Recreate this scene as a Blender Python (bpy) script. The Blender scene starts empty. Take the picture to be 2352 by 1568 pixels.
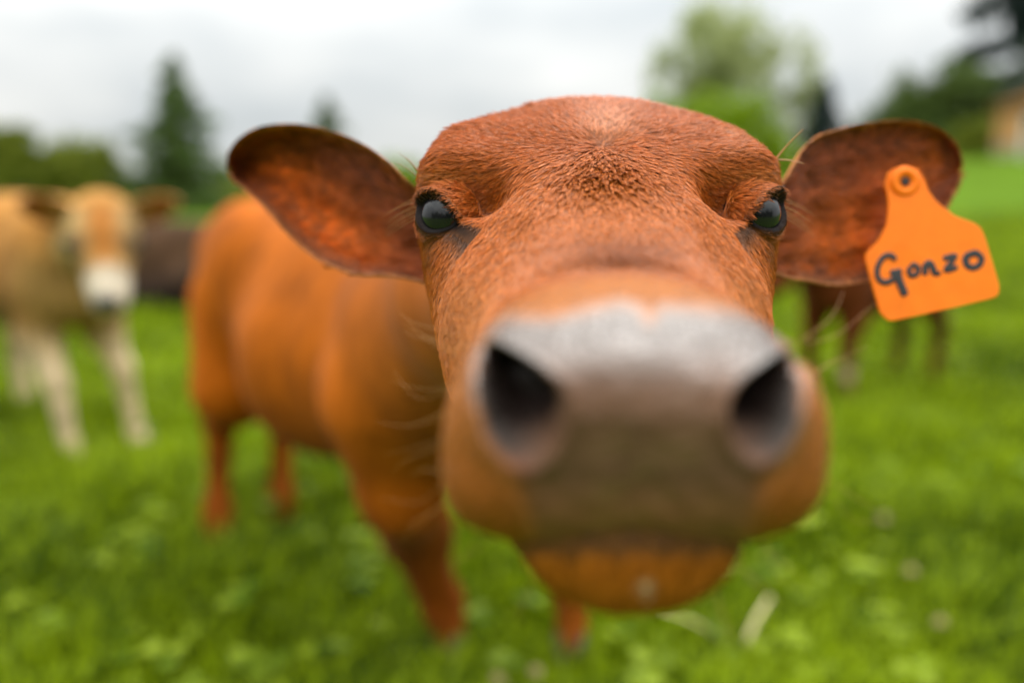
import bpy, math, random
import numpy as np
from mathutils import Vector, kdtree
random.seed(7)
rng = np.random.default_rng(7)
scene = bpy.context.scene
C = scene.collection

# ------------------------------------------------------------------ camera, world, sun, exposure
CAM_H = 0.85
PITCH = math.radians(10.65)
SP, CP = math.sin(PITCH), math.cos(PITCH)
F = 1829.0                                   # focal length for a picture 2352 wide
cam_d = bpy.data.cameras.new('camera')
cam = bpy.data.objects.new('camera', cam_d); C.objects.link(cam)
cam.location = (0, 0, CAM_H)
cam.rotation_euler = (math.radians(90) - PITCH, 0, 0)
cam_d.sensor_width = 36; cam_d.lens = F / 2352 * 36
cam_d.clip_start = 0.01; cam_d.clip_end = 2000
cam_d.dof.use_dof = True
cam_d.dof.focus_distance = 0.418
cam_d.dof.aperture_fstop = 1.8
cam_d.dof.aperture_blades = 0
scene.camera = cam

SUN_EL, SUN_ROT = math.radians(60), math.radians(25)
world = bpy.data.worlds.new('World'); scene.world = world; world.use_nodes = True
nt = world.node_tree; nt.nodes.clear()
def N(t, typ, **kw):
    n = t.nodes.new(typ)
    for k, v in kw.items(): setattr(n, k, v)
    return n
out = N(nt, 'ShaderNodeOutputWorld'); bg = N(nt, 'ShaderNodeBackground'); bg.inputs['Strength'].default_value = 0.1
sky = N(nt, 'ShaderNodeTexSky', sky_type='NISHITA'); sky.sun_disc = False
sky.sun_elevation = SUN_EL; sky.sun_rotation = SUN_ROT
tc = N(nt, 'ShaderNodeTexCoord'); sep = N(nt, 'ShaderNodeSeparateXYZ')
nt.links.new(tc.outputs['Generated'], sep.inputs[0])
# overcast dome: brightness grows from the horizon to the zenith
grad = N(nt, 'ShaderNodeMapRange'); grad.inputs['From Min'].default_value = 0.0; grad.inputs['From Max'].default_value = 1.0
grad.inputs['To Min'].default_value = 8.9; grad.inputs['To Max'].default_value = 52.0
pw = N(nt, 'ShaderNodeMath', operation='POWER'); pw.inputs[1].default_value = 1.5; pw.use_clamp = True
nt.links.new(sep.outputs['Z'], pw.inputs[0]); nt.links.new(pw.outputs[0], grad.inputs['Value'])
mp = N(nt, 'ShaderNodeMapping'); mp.inputs['Scale'].default_value = (1.0, 1.0, 2.6); mp.inputs['Location'].default_value = (0.35, 0.2, 0.1)
nt.links.new(tc.outputs['Generated'], mp.inputs[0])
cn = N(nt, 'ShaderNodeTexNoise'); cn.inputs['Scale'].default_value = 2.2; cn.inputs['Detail'].default_value = 4; cn.inputs['Roughness'].default_value = 0.5
nt.links.new(mp.outputs[0], cn.inputs['Vector'])
cr = N(nt, 'ShaderNodeValToRGB')
cr.color_ramp.elements[0].position = 0.34; cr.color_ramp.elements[0].color = (0.72, 0.77, 0.79, 1)
cr.color_ramp.elements[1].position = 0.60; cr.color_ramp.elements[1].color = (1.14, 1.14, 1.10, 1)
nt.links.new(cn.outputs['Fac'], cr.inputs[0])
mul = N(nt, 'ShaderNodeVectorMath', operation='SCALE')
nt.links.new(cr.outputs[0], mul.inputs[0]); nt.links.new(grad.outputs[0], mul.inputs['Scale'])
mix = N(nt, 'ShaderNodeMix', data_type='RGBA'); mix.inputs[0].default_value = 0.93
nt.links.new(sky.outputs[0], mix.inputs[6]); nt.links.new(mul.outputs[0], mix.inputs[7])
nt.links.new(mix.outputs[2], bg.inputs['Color']); nt.links.new(bg.outputs[0], out.inputs[0])

sun_d = bpy.data.lights.new('sun', 'SUN'); sun_d.energy = 1.5; sun_d.angle = math.radians(25); sun_d.color = (1, 0.96, 0.9)
sun = bpy.data.objects.new('sun', sun_d); C.objects.link(sun)
sd = Vector((math.sin(SUN_ROT) * math.cos(SUN_EL), math.cos(SUN_ROT) * math.cos(SUN_EL) , math.sin(SUN_EL)))
sun.rotation_euler = sd.to_track_quat('Z', 'Y').to_euler()

vs = scene.view_settings
scene.display_settings.display_device = 'sRGB'
vs.view_transform = 'Standard'; vs.look = 'None'; vs.exposure = -0.2; vs.gamma = 1.0; vs.use_curve_mapping = False
scene.render.engine = 'CYCLES'
cy = scene.cycles
cy.use_denoising = True
cy.max_bounces = 8; cy.diffuse_bounces = 4; cy.glossy_bounces = 3; cy.transmission_bounces = 4; cy.transparent_max_bounces = 8
scene.cycles_curves.shape = 'RIBBONS'
try: scene.render.hair_type = 'STRAND'
except Exception: pass

# ------------------------------------------------------------------ helpers
R_AX = np.array([1., 0, 0]); F_AX = np.array([0, CP, -SP]); U_AX = np.array([0, SP, CP])
def to_world(q):                      # (right, up, ahead) along the head's own axes -> metres in the field
    q = np.asarray(q, float)
    return q[..., 0:1] * R_AX + q[..., 1:2] * U_AX + q[..., 2:3] * F_AX + np.array([0, 0, CAM_H])
def uv(x, y, w):
    return np.array([(x - 1176) / F * w, (784 - y) / F * w, w])
def at(x, y, w):
    return to_world(uv(x, y, w))
def ground_at(x, y, z=0.0):
    d = F_AX + (x - 1176) / F * R_AX + (784 - y) / F * U_AX
    return np.array([0, 0, CAM_H]) + d * ((z - CAM_H) / d[2])
def sstep(a, b, x):
    t = np.clip((x - a) / (b - a), 0, 1); return t * t * (3 - 2 * t)
def lerp(a, b, t): return a + (b - a) * t

def terrain(x, y):
    x = np.asarray(x, float); y = np.asarray(y, float)
    h = 2.6 * np.clip(x / 24, 0, 1.5) ** 1.1 * sstep(4, 38, y)
    h = h - 0.25 * sstep(10, 40, y) * sstep(2, -20, x) + 0.25 * sstep(30, 60, y)
    h = h + 0.05 * np.sin(x * 1.1 + 1) * np.sin(y * 0.8) * sstep(2, 5, y)
    return h

def make_mesh(name, V, polys, mats, parent=None, cols=None, smooth=True, midx=None):
    """polys: list of int arrays (n,3)/(n,4)."""
    V = np.asarray(V, np.float32)
    if parent is not None and isinstance(parent, bpy.types.Object):
        base = np.array(parent.location)
        p = parent.parent
        while p is not None: base = base + np.array(p.location); p = p.parent
        V = V - base.astype(np.float32)
    me = bpy.data.meshes.new(name)
    polys = [np.asarray(p, np.int32) for p in polys if len(p)]
    loops = np.concatenate([p.ravel() for p in polys])
    tot = np.concatenate([np.full(len(p), p.shape[1], np.int32) for p in polys])
    start = np.concatenate([[0], np.cumsum(tot)[:-1]]).astype(np.int32)
    me.vertices.add(len(V)); me.vertices.foreach_set('co', V.ravel())
    me.loops.add(len(loops)); me.loops.foreach_set('vertex_index', loops)
    me.polygons.add(len(tot)); me.polygons.foreach_set('loop_start', start); me.polygons.foreach_set('loop_total', tot)
    if midx is not None: me.polygons.foreach_set('material_index', np.asarray(midx, np.int32))
    me.polygons.foreach_set('use_smooth', np.full(len(tot), smooth))
    if not isinstance(mats, (list, tuple)): mats = [mats]
    for m in mats: me.materials.append(m)
    if cols is not None:
        a = me.color_attributes.new('coat', 'FLOAT_COLOR', 'POINT')
        c = np.ones((len(V), 4), np.float32); c[:, :3] = cols[:, :3]
        if cols.shape[1] > 3: c[:, 3] = cols[:, 3]
        a.data.foreach_set('color', c.ravel())
    me.update(calc_edges=True)
    me.validate()
    o = bpy.data.objects.new(name, me); C.objects.link(o)
    if parent is not None: o.parent = parent
    return o
def tag(o, label=None, cat=None, group=None, kind=None):
    if label: o['label'] = label
    if cat: o['category'] = cat
    if group: o['group'] = group
    if kind: o['kind'] = kind
    return o
def empty(name, loc, label, cat, group=None):
    o = bpy.data.objects.new(name, None); C.objects.link(o)
    o.location = [float(v) for v in loc]; o.empty_display_size = 0.1
    return tag(o, label, cat, group)
def grid_faces(nu, nv, wrap=False, off=0):
    i = np.arange(nu - 1)[:, None]; j = np.arange(nv if wrap else nv - 1)[None, :]
    j2 = (j + 1) % nv
    return np.stack(np.broadcast_arrays(i * nv + j, (i + 1) * nv + j, (i + 1) * nv + j2, i * nv + j2), -1).reshape(-1, 4) + off

class Bag:
    """collects pieces of geometry that become one mesh"""
    def __init__(s): s.V = []; s.T = []; s.Q = []; s.C = []; s.n = 0
    def add(s, V, T=None, Q=None, col=None):
        V = np.asarray(V, float).reshape(-1, 3)
        if T is not None: s.T.append(np.asarray(T) + s.n)
        if Q is not None: s.Q.append(np.asarray(Q) + s.n)
        s.V.append(V); s.n += len(V)
        if col is not None:
            s.C.append(np.broadcast_to(np.asarray(col, float), (len(V), 3)))
    def build(s, name, mats, parent=None, smooth=True):
        polys = []
        if s.T: polys.append(np.concatenate(s.T))
        if s.Q: polys.append(np.concatenate(s.Q))
        return make_mesh(name, np.concatenate(s.V), polys, mats, parent, np.concatenate(s.C) if s.C else None, smooth)
def tube(pts, rad, ns=8):
    pts = np.asarray(pts, float); n = len(pts); rad = np.broadcast_to(rad, (n,))
    T = np.gradient(pts, axis=0); T /= np.linalg.norm(T, axis=1, keepdims=True) + 1e-12
    ref = np.array([0.31, 0.17, 0.93]) if abs(T[0, 2]) < 0.8 else np.array([0.9, 0.3, 0.1])
    A = np.cross(T, ref); A /= np.linalg.norm(A, axis=1, keepdims=True); B = np.cross(T, A)
    th = np.linspace(0, 2 * math.pi, ns, endpoint=False)
    V = pts[:, None] + rad[:, None, None] * (np.cos(th)[None, :, None] * A[:, None] + np.sin(th)[None, :, None] * B[:, None])
    V = V.reshape(-1, 3); Q = grid_faces(n, ns, True)
    V = np.concatenate([V, pts[:1], pts[-1:]]); j = np.arange(ns)
    T1 = np.stack([np.full(ns, n * ns), (j), (j + 1) % ns], -1)
    T2 = np.stack([np.full(ns, n * ns + 1), (n - 1) * ns + (j + 1) % ns, (n - 1) * ns + j], -1)
    return V, np.concatenate([T1, T2]), Q
def smooth_curve(P, n):
    P = np.asarray(P, float); m = len(P)
    t = np.linspace(0, m - 1, n); i = np.clip(t.astype(int), 0, m - 2); f = (t - i)[:, None]
    p0 = P[np.clip(i - 1, 0, m - 1)]; p1 = P[i]; p2 = P[i + 1]; p3 = P[np.clip(i + 2, 0, m - 1)]
    return 0.5 * (2 * p1 + (p2 - p0) * f + (2 * p0 - 5 * p1 + 4 * p2 - p3) * f ** 2 + (3 * p1 - p0 - 3 * p2 + p3) * f ** 3)

# ------------------------------------------------------------------ materials
def material(name):
    m = bpy.data.materials.new(name); m.use_nodes = True
    t = m.node_tree; b = t.nodes['Principled BSDF']
    return m, t, b
def plain(name, col, rough=0.6, noise=0.25, scale=8.0, bump=0.0, spec=0.5):
    m, t, b = material(name)
    tcn = N(t, 'ShaderNodeTexCoord'); n = N(t, 'ShaderNodeTexNoise'); n.inputs['Scale'].default_value = scale; n.inputs['Detail'].default_value = 5
    t.links.new(tcn.outputs['Object'], n.inputs['Vector'])
    mx = N(t, 'ShaderNodeMix', data_type='RGBA')
    mx.inputs[6].default_value = (*[c * (1 - noise) for c in col], 1); mx.inputs[7].default_value = (*[min(1, c * (1 + noise)) for c in col], 1)
    t.links.new(n.outputs['Fac'], mx.inputs[0]); t.links.new(mx.outputs[2], b.inputs['Base Color'])
    b.inputs['Roughness'].default_value = rough; b.inputs['Specular IOR Level'].default_value = spec
    if bump:
        bp = N(t, 'ShaderNodeBump'); bp.inputs['Strength'].default_value = 1; bp.inputs['Distance'].default_value = bump
        t.links.new(n.outputs['Fac'], bp.inputs['Height']); t.links.new(bp.outputs[0], b.inputs['Normal'])
    return m
def coat(name, rough=0.55, scale=40, amt=0.25, bump=0.002, sheen=0.06, stretch=(1, 1, 0.35)):
    m, t, b = material(name)
    at_ = N(t, 'ShaderNodeVertexColor', layer_name='coat')
    tcn = N(t, 'ShaderNodeTexCoord'); mpn = N(t, 'ShaderNodeMapping'); mpn.inputs['Scale'].default_value = stretch
    n = N(t, 'ShaderNodeTexNoise'); n.inputs['Scale'].default_value = scale; n.inputs['Detail'].default_value = 6
    t.links.new(tcn.outputs['Object'], mpn.inputs[0]); t.links.new(mpn.outputs[0], n.inputs['Vector'])
    n2 = N(t, 'ShaderNodeTexNoise'); n2.inputs['Scale'].default_value = 6
    t.links.new(tcn.outputs['Object'], n2.inputs['Vector'])
    ad = N(t, 'ShaderNodeMath', operation='MULTIPLY_ADD'); ad.inputs[1].default_value = 0.5
    t.links.new(n2.outputs['Fac'], ad.inputs[0])
    h = N(t, 'ShaderNodeMath', operation='MULTIPLY'); h.inputs[1].default_value = 0.5; t.links.new(n.outputs['Fac'], h.inputs[0]); t.links.new(h.outputs[0], ad.inputs[2])
    mr = N(t, 'ShaderNodeMapRange'); mr.inputs['From Min'].default_value = 0.3; mr.inputs['From Max'].default_value = 0.7
    mr.inputs['To Min'].default_value = 1 - amt; mr.inputs['To Max'].default_value = 1 + amt
    t.links.new(ad.outputs[0], mr.inputs['Value'])
    sc_ = N(t, 'ShaderNodeVectorMath', operation='SCALE'); t.links.new(at_.outputs['Color'], sc_.inputs[0]); t.links.new(mr.outputs[0], sc_.inputs['Scale'])
    t.links.new(sc_.outputs[0], b.inputs['Base Color'])
    b.inputs['Roughness'].default_value = rough; b.inputs['Sheen Weight'].default_value = sheen * .5
    b.inputs['Sheen Roughness'].default_value = 0.4; b.inputs['Specular IOR Level'].default_value = 0.07
    bp = N(t, 'ShaderNodeBump'); bp.inputs['Strength'].default_value = 0.6; bp.inputs['Distance'].default_value = bump
    t.links.new(n.outputs['Fac'], bp.inputs['Height']); t.links.new(bp.outputs[0], b.inputs['Normal'])
    return m
M_coat = coat('calf_coat', rough=.75, amt=.55)
# head skin: furry hide and wet nose leather share the mesh; alpha of the colour layer says how much is wet leather
M_head = coat('head_hide', scale=260, bump=0.0008, stretch=(1, 1, 1))
t = M_head.node_tree; b = t.nodes['Principled BSDF']
at_ = [n for n in t.nodes if n.type == 'VERTEX_COLOR'][0]
mr = N(t, 'ShaderNodeMapRange'); mr.inputs['To Min'].default_value = 0.6; mr.inputs['To Max'].default_value = 0.24
t.links.new(at_.outputs['Alpha'], mr.inputs['Value']); t.links.new(mr.outputs[0], b.inputs['Roughness'])
mr2 = N(t, 'ShaderNodeMapRange'); mr2.inputs['To Min'].default_value = 0.08; mr2.inputs['To Max'].default_value = 1.0
t.links.new(at_.outputs['Alpha'], mr2.inputs['Value']); t.links.new(mr2.outputs[0], b.inputs['Specular IOR Level'])
mr3 = N(t, 'ShaderNodeMapRange'); mr3.inputs['To Min'].default_value = 0.02; mr3.inputs['To Max'].default_value = 0.0
t.links.new(at_.outputs['Alpha'], mr3.inputs['Value']); t.links.new(mr3.outputs[0], b.inputs['Sheen Weight'])
vo = N(t, 'ShaderNodeTexVoronoi'); vo.inputs['Scale'].default_value = 420
tcn = [n for n in t.nodes if n.type == 'TEX_COORD'][0]; t.links.new(tcn.outputs['Object'], vo.inputs['Vector'])
bp0 = [n for n in t.nodes if n.type == 'BUMP'][0]
bp2 = N(t, 'ShaderNodeBump'); bp2.inputs['Distance'].default_value = 0.0007; bp2.invert = True
t.links.new(vo.outputs['Distance'], bp2.inputs['Height']); t.links.new(at_.outputs['Alpha'], bp2.inputs['Strength'])
t.links.new(bp0.outputs[0], bp2.inputs['Normal']); t.links.new(bp2.outputs[0], b.inputs['Normal'])

def hair_mat(name, sheenless=True):
    m, t, b = material(name)
    a = N(t, 'ShaderNodeAttribute', attribute_name='tint')
    hi = N(t, 'ShaderNodeHairInfo')
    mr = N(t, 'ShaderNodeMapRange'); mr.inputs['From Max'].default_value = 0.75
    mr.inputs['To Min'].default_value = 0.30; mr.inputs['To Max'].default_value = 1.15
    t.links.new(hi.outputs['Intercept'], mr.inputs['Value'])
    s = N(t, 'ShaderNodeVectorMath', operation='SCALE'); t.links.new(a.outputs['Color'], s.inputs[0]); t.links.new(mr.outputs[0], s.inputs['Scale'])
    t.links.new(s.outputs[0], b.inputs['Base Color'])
    b.inputs['Roughness'].default_value = 0.36; b.inputs['Specular IOR Level'].default_value = 0.28
    return m
M_hair = hair_mat('fur_strands')
M_eye, t, b = material('eyeball')
b.inputs['Base Color'].default_value = (0.006, 0.006, 0.008, 1); b.inputs['Roughness'].default_value = 0.16; b.inputs['IOR'].default_value = 1.42
n = N(t, 'ShaderNodeTexNoise'); n.inputs['Scale'].default_value = 60
r = N(t, 'ShaderNodeValToRGB'); r.color_ramp.elements[0].color = (0.004, 0.005, 0.008, 1); r.color_ramp.elements[1].color = (0.014, 0.012, 0.014, 1)
t.links.new(n.outputs['Fac'], r.inputs[0]); t.links.new(r.outputs[0], b.inputs['Base Color'])
M_hoof = plain('hoof_horn', (0.06, 0.045, 0.035), 0.5)
M_whisk, t, b = material('whisker')
n = N(t, 'ShaderNodeTexNoise'); n.inputs['Scale'].default_value = 30
r = N(t, 'ShaderNodeValToRGB'); r.color_ramp.elements[0].color = (0.35, 0.15, 0.04, 1); r.color_ramp.elements[1].color = (0.55, 0.28, 0.09, 1)
t.links.new(n.outputs['Fac'], r.inputs[0]); t.links.new(r.outputs[0], b.inputs['Base Color']); b.inputs['Roughness'].default_value = 0.4
M_tag = plain('tag_plastic', (0.90, 0.185, 0.001), 0.5, 0.13, 90, 0, 0.25)
M_tag.node_tree.nodes['Principled BSDF'].inputs['Subsurface Weight'].default_value = 0.15
M_tag.node_tree.nodes['Principled BSDF'].inputs['Subsurface Radius'].default_value = (0.004, 0.002, 0.001)
M_ink = plain('marker_ink', (0.012, 0.010, 0.010), 0.5, 0.3, 40)
M_pin = plain('tag_stud', (0.03, 0.015, 0.01), 0.5, 0.3, 40)

def leafmat(name, ca, cb, trans=0.35, scale=1.5, rough=0.5):
    m, t, b = material(name)
    g = N(t, 'ShaderNodeNewGeometry'); n = N(t, 'ShaderNodeTexNoise'); n.inputs['Scale'].default_value = scale; n.inputs['Detail'].default_value = 5
    t.links.new(g.outputs['Position'], n.inputs['Vector'])
    ad = N(t, 'ShaderNodeMath', operation='ADD'); t.links.new(n.outputs['Fac'], ad.inputs[0])
    rs = N(t, 'ShaderNodeMath', operation='MULTIPLY'); rs.inputs[1].default_value = 0.5; t.links.new(g.outputs['Random Per Island'], rs.inputs[0])
    t.links.new(rs.outputs[0], ad.inputs[1])
    r = N(t, 'ShaderNodeValToRGB'); r.color_ramp.elements[0].position = 0.52; r.color_ramp.elements[1].position = 0.88
    r.color_ramp.elements[0].color = (*ca, 1); r.color_ramp.elements[1].color = (*cb, 1)
    t.links.new(ad.outputs[0], r.inputs[0]); t.links.new(r.outputs[0], b.inputs['Base Color'])
    b.inputs['Roughness'].default_value = rough; b.inputs['Specular IOR Level'].default_value = 0.12
    tr = N(t, 'ShaderNodeBsdfTranslucent'); t.links.new(r.outputs[0], tr.inputs['Color'])
    mx = N(t, 'ShaderNodeMixShader'); mx.inputs[0].default_value = trans
    o = t.nodes['Material Output']
    t.links.new(b.outputs[0], mx.inputs[1]); t.links.new(tr.outputs[0], mx.inputs[2]); t.links.new(mx.outputs[0], o.inputs[0])
    return m
M_bark = plain('bark', (0.10, 0.075, 0.05), 0.85, 0.4, 12, 0.01)

# ------------------------------------------------------------------ implicit bodies (animals)
def surface_nets(fn, lo, hi, h):
    lo = np.array(lo, float); hi = np.array(hi, float)
    n = np.ceil((hi - lo) / h).astype(int) + 1
    ax = [lo[i] + h * np.arange(n[i]) for i in range(3)]
    P = np.stack(np.meshgrid(*ax, indexing='ij'), -1)
    f = fn(P.reshape(-1, 3)).reshape(n)
    s = f < 0
    c = np.zeros(n - 1, int)
    for dx in (0, 1):
        for dy in (0, 1):
            for dz in (0, 1): c += s[dx:n[0]-1+dx, dy:n[1]-1+dy, dz:n[2]-1+dz]
    act = (c > 0) & (c < 8)
    idx = -np.ones(n - 1, int); idx[act] = np.arange(act.sum())
    acc = np.zeros((*(n - 1), 3)); cnt = np.zeros(n - 1)
    for a in range(3):
        o = [b for b in range(3) if b != a]
        sl0 = [slice(None)] * 3; sl1 = [slice(None)] * 3
        sl0[a] = slice(0, n[a]-1); sl1[a] = slice(1, n[a])
        f0, f1 = f[tuple(sl0)], f[tuple(sl1)]; cr_ = (f0 < 0) != (f1 < 0)
        tt = np.where(cr_, f0 / np.where(f0 == f1, 1, f0 - f1), 0)
        E = P[tuple(sl0)].copy(); E[..., a] += tt * h
        for d1 in (0, 1):
            for d2 in (0, 1):
                s2 = [slice(0, n[i]-1) for i in range(3)]
                s2[o[0]] = slice(d1, n[o[0]]-1+d1); s2[o[1]] = slice(d2, n[o[1]]-1+d2); s2[a] = slice(None)
                k = cr_[tuple(s2)]; acc += np.where(k[..., None], E[tuple(s2)], 0); cnt += k
    V = (acc[act] / cnt[act][:, None])
    Q = []
    for a in range(3):
        o1, o2 = [(1, 2), (2, 0), (0, 1)][a]
        sl0 = [slice(1, n[i]-1) for i in range(3)]; sl1 = list(sl0)
        sl0[a] = slice(0, n[a]-1); sl1[a] = slice(1, n[a])
        f0, f1 = f[tuple(sl0)], f[tuple(sl1)]; k = (f0 < 0) != (f1 < 0)
        ii = np.argwhere(k); base = ii.copy()
        for b_ in (o1, o2): base[:, b_] += 1
        flip = f0[k] > 0
        e1 = np.zeros(3, int); e1[o1] = 1; e2 = np.zeros(3, int); e2[o2] = 1
        g = lambda q: idx[q[:, 0], q[:, 1], q[:, 2]]
        q = np.stack([g(base - e1 - e2), g(base - e2), g(base), g(base - e1)], -1)
        q[flip] = q[flip][:, ::-1]; Q.append(q)
    return V, np.concatenate(Q)
def smin(a, b, k):
    h = np.clip(0.5 + 0.5 * (b - a) / k, 0, 1); return b * (1 - h) + a * h - k * h * (1 - h)
def cones_sdf(cones, k=0.05):
    def fn(P):
        d = np.full(len(P), 10.0)
        for c in cones:
            a, b_, r1, r2 = np.array(c[0], float), np.array(c[1], float), c[2], c[3]
            kk = c[4] if len(c) > 4 else k
            ab = b_ - a; L = ab @ ab + 1e-9
            tt = np.clip((P - a) @ ab / L, 0, 1)
            dd = np.linalg.norm(P - a - tt[:, None] * ab, axis=1) - (r1 + (r2 - r1) * tt)
            d = smin(d, dd, kk)
        return d
    return fn
def cones_mesh(cones, h, k=0.05):
    A = np.array([c[0] for c in cones] + [c[1] for c in cones]); r = max(max(c[2], c[3]) for c in cones) + 0.05
    return surface_nets(cones_sdf(cones, k), A.min(0) - r, A.max(0) + r, h)

# ------------------------------------------------------------------ pasture
M_ground = plain('pasture', (0.070, 0.13, 0.004), 0.95, 0.5, 0.5, 0.02, 0.05)
def build_ground():
    xs = np.concatenate([-np.geomspace(6, 400, 40)[::-1], np.linspace(-5.8, 5.8, 60), np.geomspace(6, 400, 40)])
    ys = np.concatenate([-np.geomspace(3, 200, 16)[::-1], np.linspace(-2.5, 12, 70), np.geomspace(12.5, 500, 50)])
    X, Y = np.meshgrid(xs, ys, indexing='ij'); Z = terrain(X, Y)
    o = make_mesh('ground', np.stack([X, Y, Z], -1).reshape(-1, 3), [grid_faces(len(xs), len(ys))], M_ground)
    tag(o, kind='structure')
build_ground()

M_grass = leafmat('grass_blades', (0.018, 0.055, 0.001), (0.31, 0.42, 0.006), 0.45, 1.0, 0.45)
def build_grass():
    n = 460000
    y = 0.2 + 17 * rng.random(n) ** 1.9
    x = (rng.random(n) * 2 - 1) * (0.74 * y + 1.7)
    z = terrain(x, y)
    # clumpy height field: tufts and grazed hollows
    hh = (0.5 + 0.5 * np.sin(x * 5.1 + 2 * np.sin(y * 3.3)) * np.sin(y * 6.0 + 1.7 * np.sin(x * 4)))
    hh2 = 0.5 + 0.5 * np.sin(x * 2.1 + 0.4 + np.sin(y * 1.3)) * np.sin(y * 2.4 + 0.7)
    L = (0.035 + 0.075 * hh + 0.05 * hh2) * (0.55 + 0.9 * rng.random(n))
    wd = (0.0034 + 0.0022 * y ** 0.8) * (0.6 + 0.8 * rng.random(n))
    a = rng.random(n) * 2 * math.pi; lean = 0.25 + 0.75 * rng.random(n)
    d = np.stack([np.cos(a), np.sin(a), np.zeros(n)], -1); s = np.stack([-np.sin(a + 0.6), np.cos(a + 0.6), np.zeros(n)], -1)
    up = np.array([0, 0, 1.0]); B = np.stack([x, y, z - 0.005], -1)
    l = L[:, None]; W = wd[:, None]
    m1 = B + up * l * 0.6 + d * l * lean[:, None] * 0.25; tp = B + up * l * (1 - 0.35 * lean[:, None]) + d * l * lean[:, None] * 0.8
    V = np.stack([B - s * W * .5, B + s * W * .5, m1 + s * W * .5, m1 - s * W * .5, tp], 1).reshape(-1, 3)
    k = np.arange(n)[:, None] * 5
    o = make_mesh('grass', V, [np.concatenate([k + 3, k + 2, k + 4], 1), np.concatenate([k, k + 1, k + 2, k + 3], 1)], M_grass)
    tag(o, 'bright green pasture grass growing over the whole field', 'grass', kind='stuff')
build_grass()
M_clover = leafmat('clover_leaves', (0.06, 0.13, 0.004), (0.28, 0.37, 0.02), 0.4, 3.0, 0.4)
def build_clover():
    n = 1700
    y = 0.8 + 5 * rng.random(n) ** 1.6; x = (rng.random(n) * 2 - 1) * (0.72 * y + 0.5)
    keep = (np.sin(x * 3.7 + 1) * np.sin(y * 4.3 + 2 * np.sin(x * 2)) + 1.8 * rng.random(n)) > 0.9
    x, y = x[keep], y[keep]; n = len(x); z = terrain(x, y) + 0.035 + 0.07 * rng.random(n)
    r = 0.008 + 0.014 * rng.random(n)
    Vs = []; Ts = []
    for i in range(3):
        a = rng.random(n) * 0.5 + i * 2.1 + np.arange(n)
        cxy = np.stack([x + np.cos(a) * r, y + np.sin(a) * r, z + rng.normal(0, 0.004, n)], -1)
        ring = []
        for j in range(6):
            b_ = j * math.pi / 3
            ring.append(cxy + np.stack([np.cos(b_) * r, np.sin(b_) * r, rng.normal(0, 0.003, n)], -1))
        ring = np.stack([cxy] + ring, 1); k = np.arange(n)[:, None] * 7 + i * n * 7
        for j in range(6): Ts.append(np.concatenate([k, k + 1 + j, k + 1 + (j + 1) % 6], 1))
        Vs.append(ring.reshape(-1, 3))
    o = make_mesh('clover', np.concatenate(Vs), [np.concatenate(Ts)], M_clover)
    tag(o, 'pale green clover patches scattered through the pasture grass', 'clover', kind='stuff')
build_clover()

# ------------------------------------------------------------------ trees and bushes
def leaf_cards(P, size, rg):
    n = len(P)
    q = rg.normal(size=(n, 3)); q /= np.linalg.norm(q, axis=1, keepdims=True)
    r = rg.normal(size=(n, 3)); a = np.cross(q, r); a /= np.linalg.norm(a, axis=1, keepdims=True); b_ = np.cross(q, a)
    s = (size * (0.6 + 0.8 * rg.random(n)))[:, None]
    V = np.stack([P - a * s, P + b_ * s * .5, P + a * s, P - b_ * s * .5], 1).reshape(-1, 3)
    k = np.arange(n)[:, None] * 4
    return V, np.concatenate([k, k + 1, k + 2, k + 3], 1)
def broad_tree(name, base, h, blobs, mat, label, cat='tree', leaf=0.16, n=7000, trunk_r=0.2, seed=1, group=None, gaps=0.35):
    """blobs: (dx, dz, r, rz) clusters in metres from the base"""
    rg = np.random.default_rng(seed)
    leaf *= 1.6; root = empty(name, base, label, cat, group)
    P = []; vol = np.array([b_[2] ** 2 * b_[3] for b_ in blobs]); cnts = (n * vol / vol.sum()).astype(int) + 40
    for (dx, dz, r, rz), c in zip(blobs, cnts):
        m = max(10, c // 45)
        u_ = rg.normal(size=(m, 3)); u_ /= np.linalg.norm(u_, axis=1, keepdims=True)
        cc = u_ * (0.35 + 0.65 * rg.random((m, 1)) ** 0.5) * np.array([r, r, rz]) + np.array([dx, rg.normal(0, r * .2), dz])
        m2 = int(m * (1 - gaps)); cc = cc[:max(5, m2)]
        w_ = rg.integers(0, len(cc), c)
        P.append(cc[w_] + rg.normal(size=(c, 3)) * r * 0.16)
    P = np.concatenate(P) + np.array(base)
    P[:, 2] = np.maximum(P[:, 2], base[2] + 0.1)
    V, Q = leaf_cards(P, leaf, rg)
    make_mesh('crown', V, [Q], mat, root, smooth=False)
    bag = Bag(); b0 = np.array(base)
    top = max(b_[1] for b_ in blobs)
    v, t_, q = tube(smooth_curve([b0, b0 + [0.1, 0, top * .4], b0 + [0, 0.1, top * .9]], 8), np.linspace(trunk_r, trunk_r * .25, 8)); bag.add(v, t_, q)
    for (dx, dz, r, rz) in blobs:
        st = b0 + [0, 0, dz * 0.45]
        v, t_, q = tube(smooth_curve([st, st + [dx * .5, 0, dz * .2], b0 + [dx, 0, dz]], 6), np.linspace(trunk_r * .5, 0.03, 6)); bag.add(v, t_, q)
    bag.build('trunk', M_bark, root)
    return root
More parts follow.
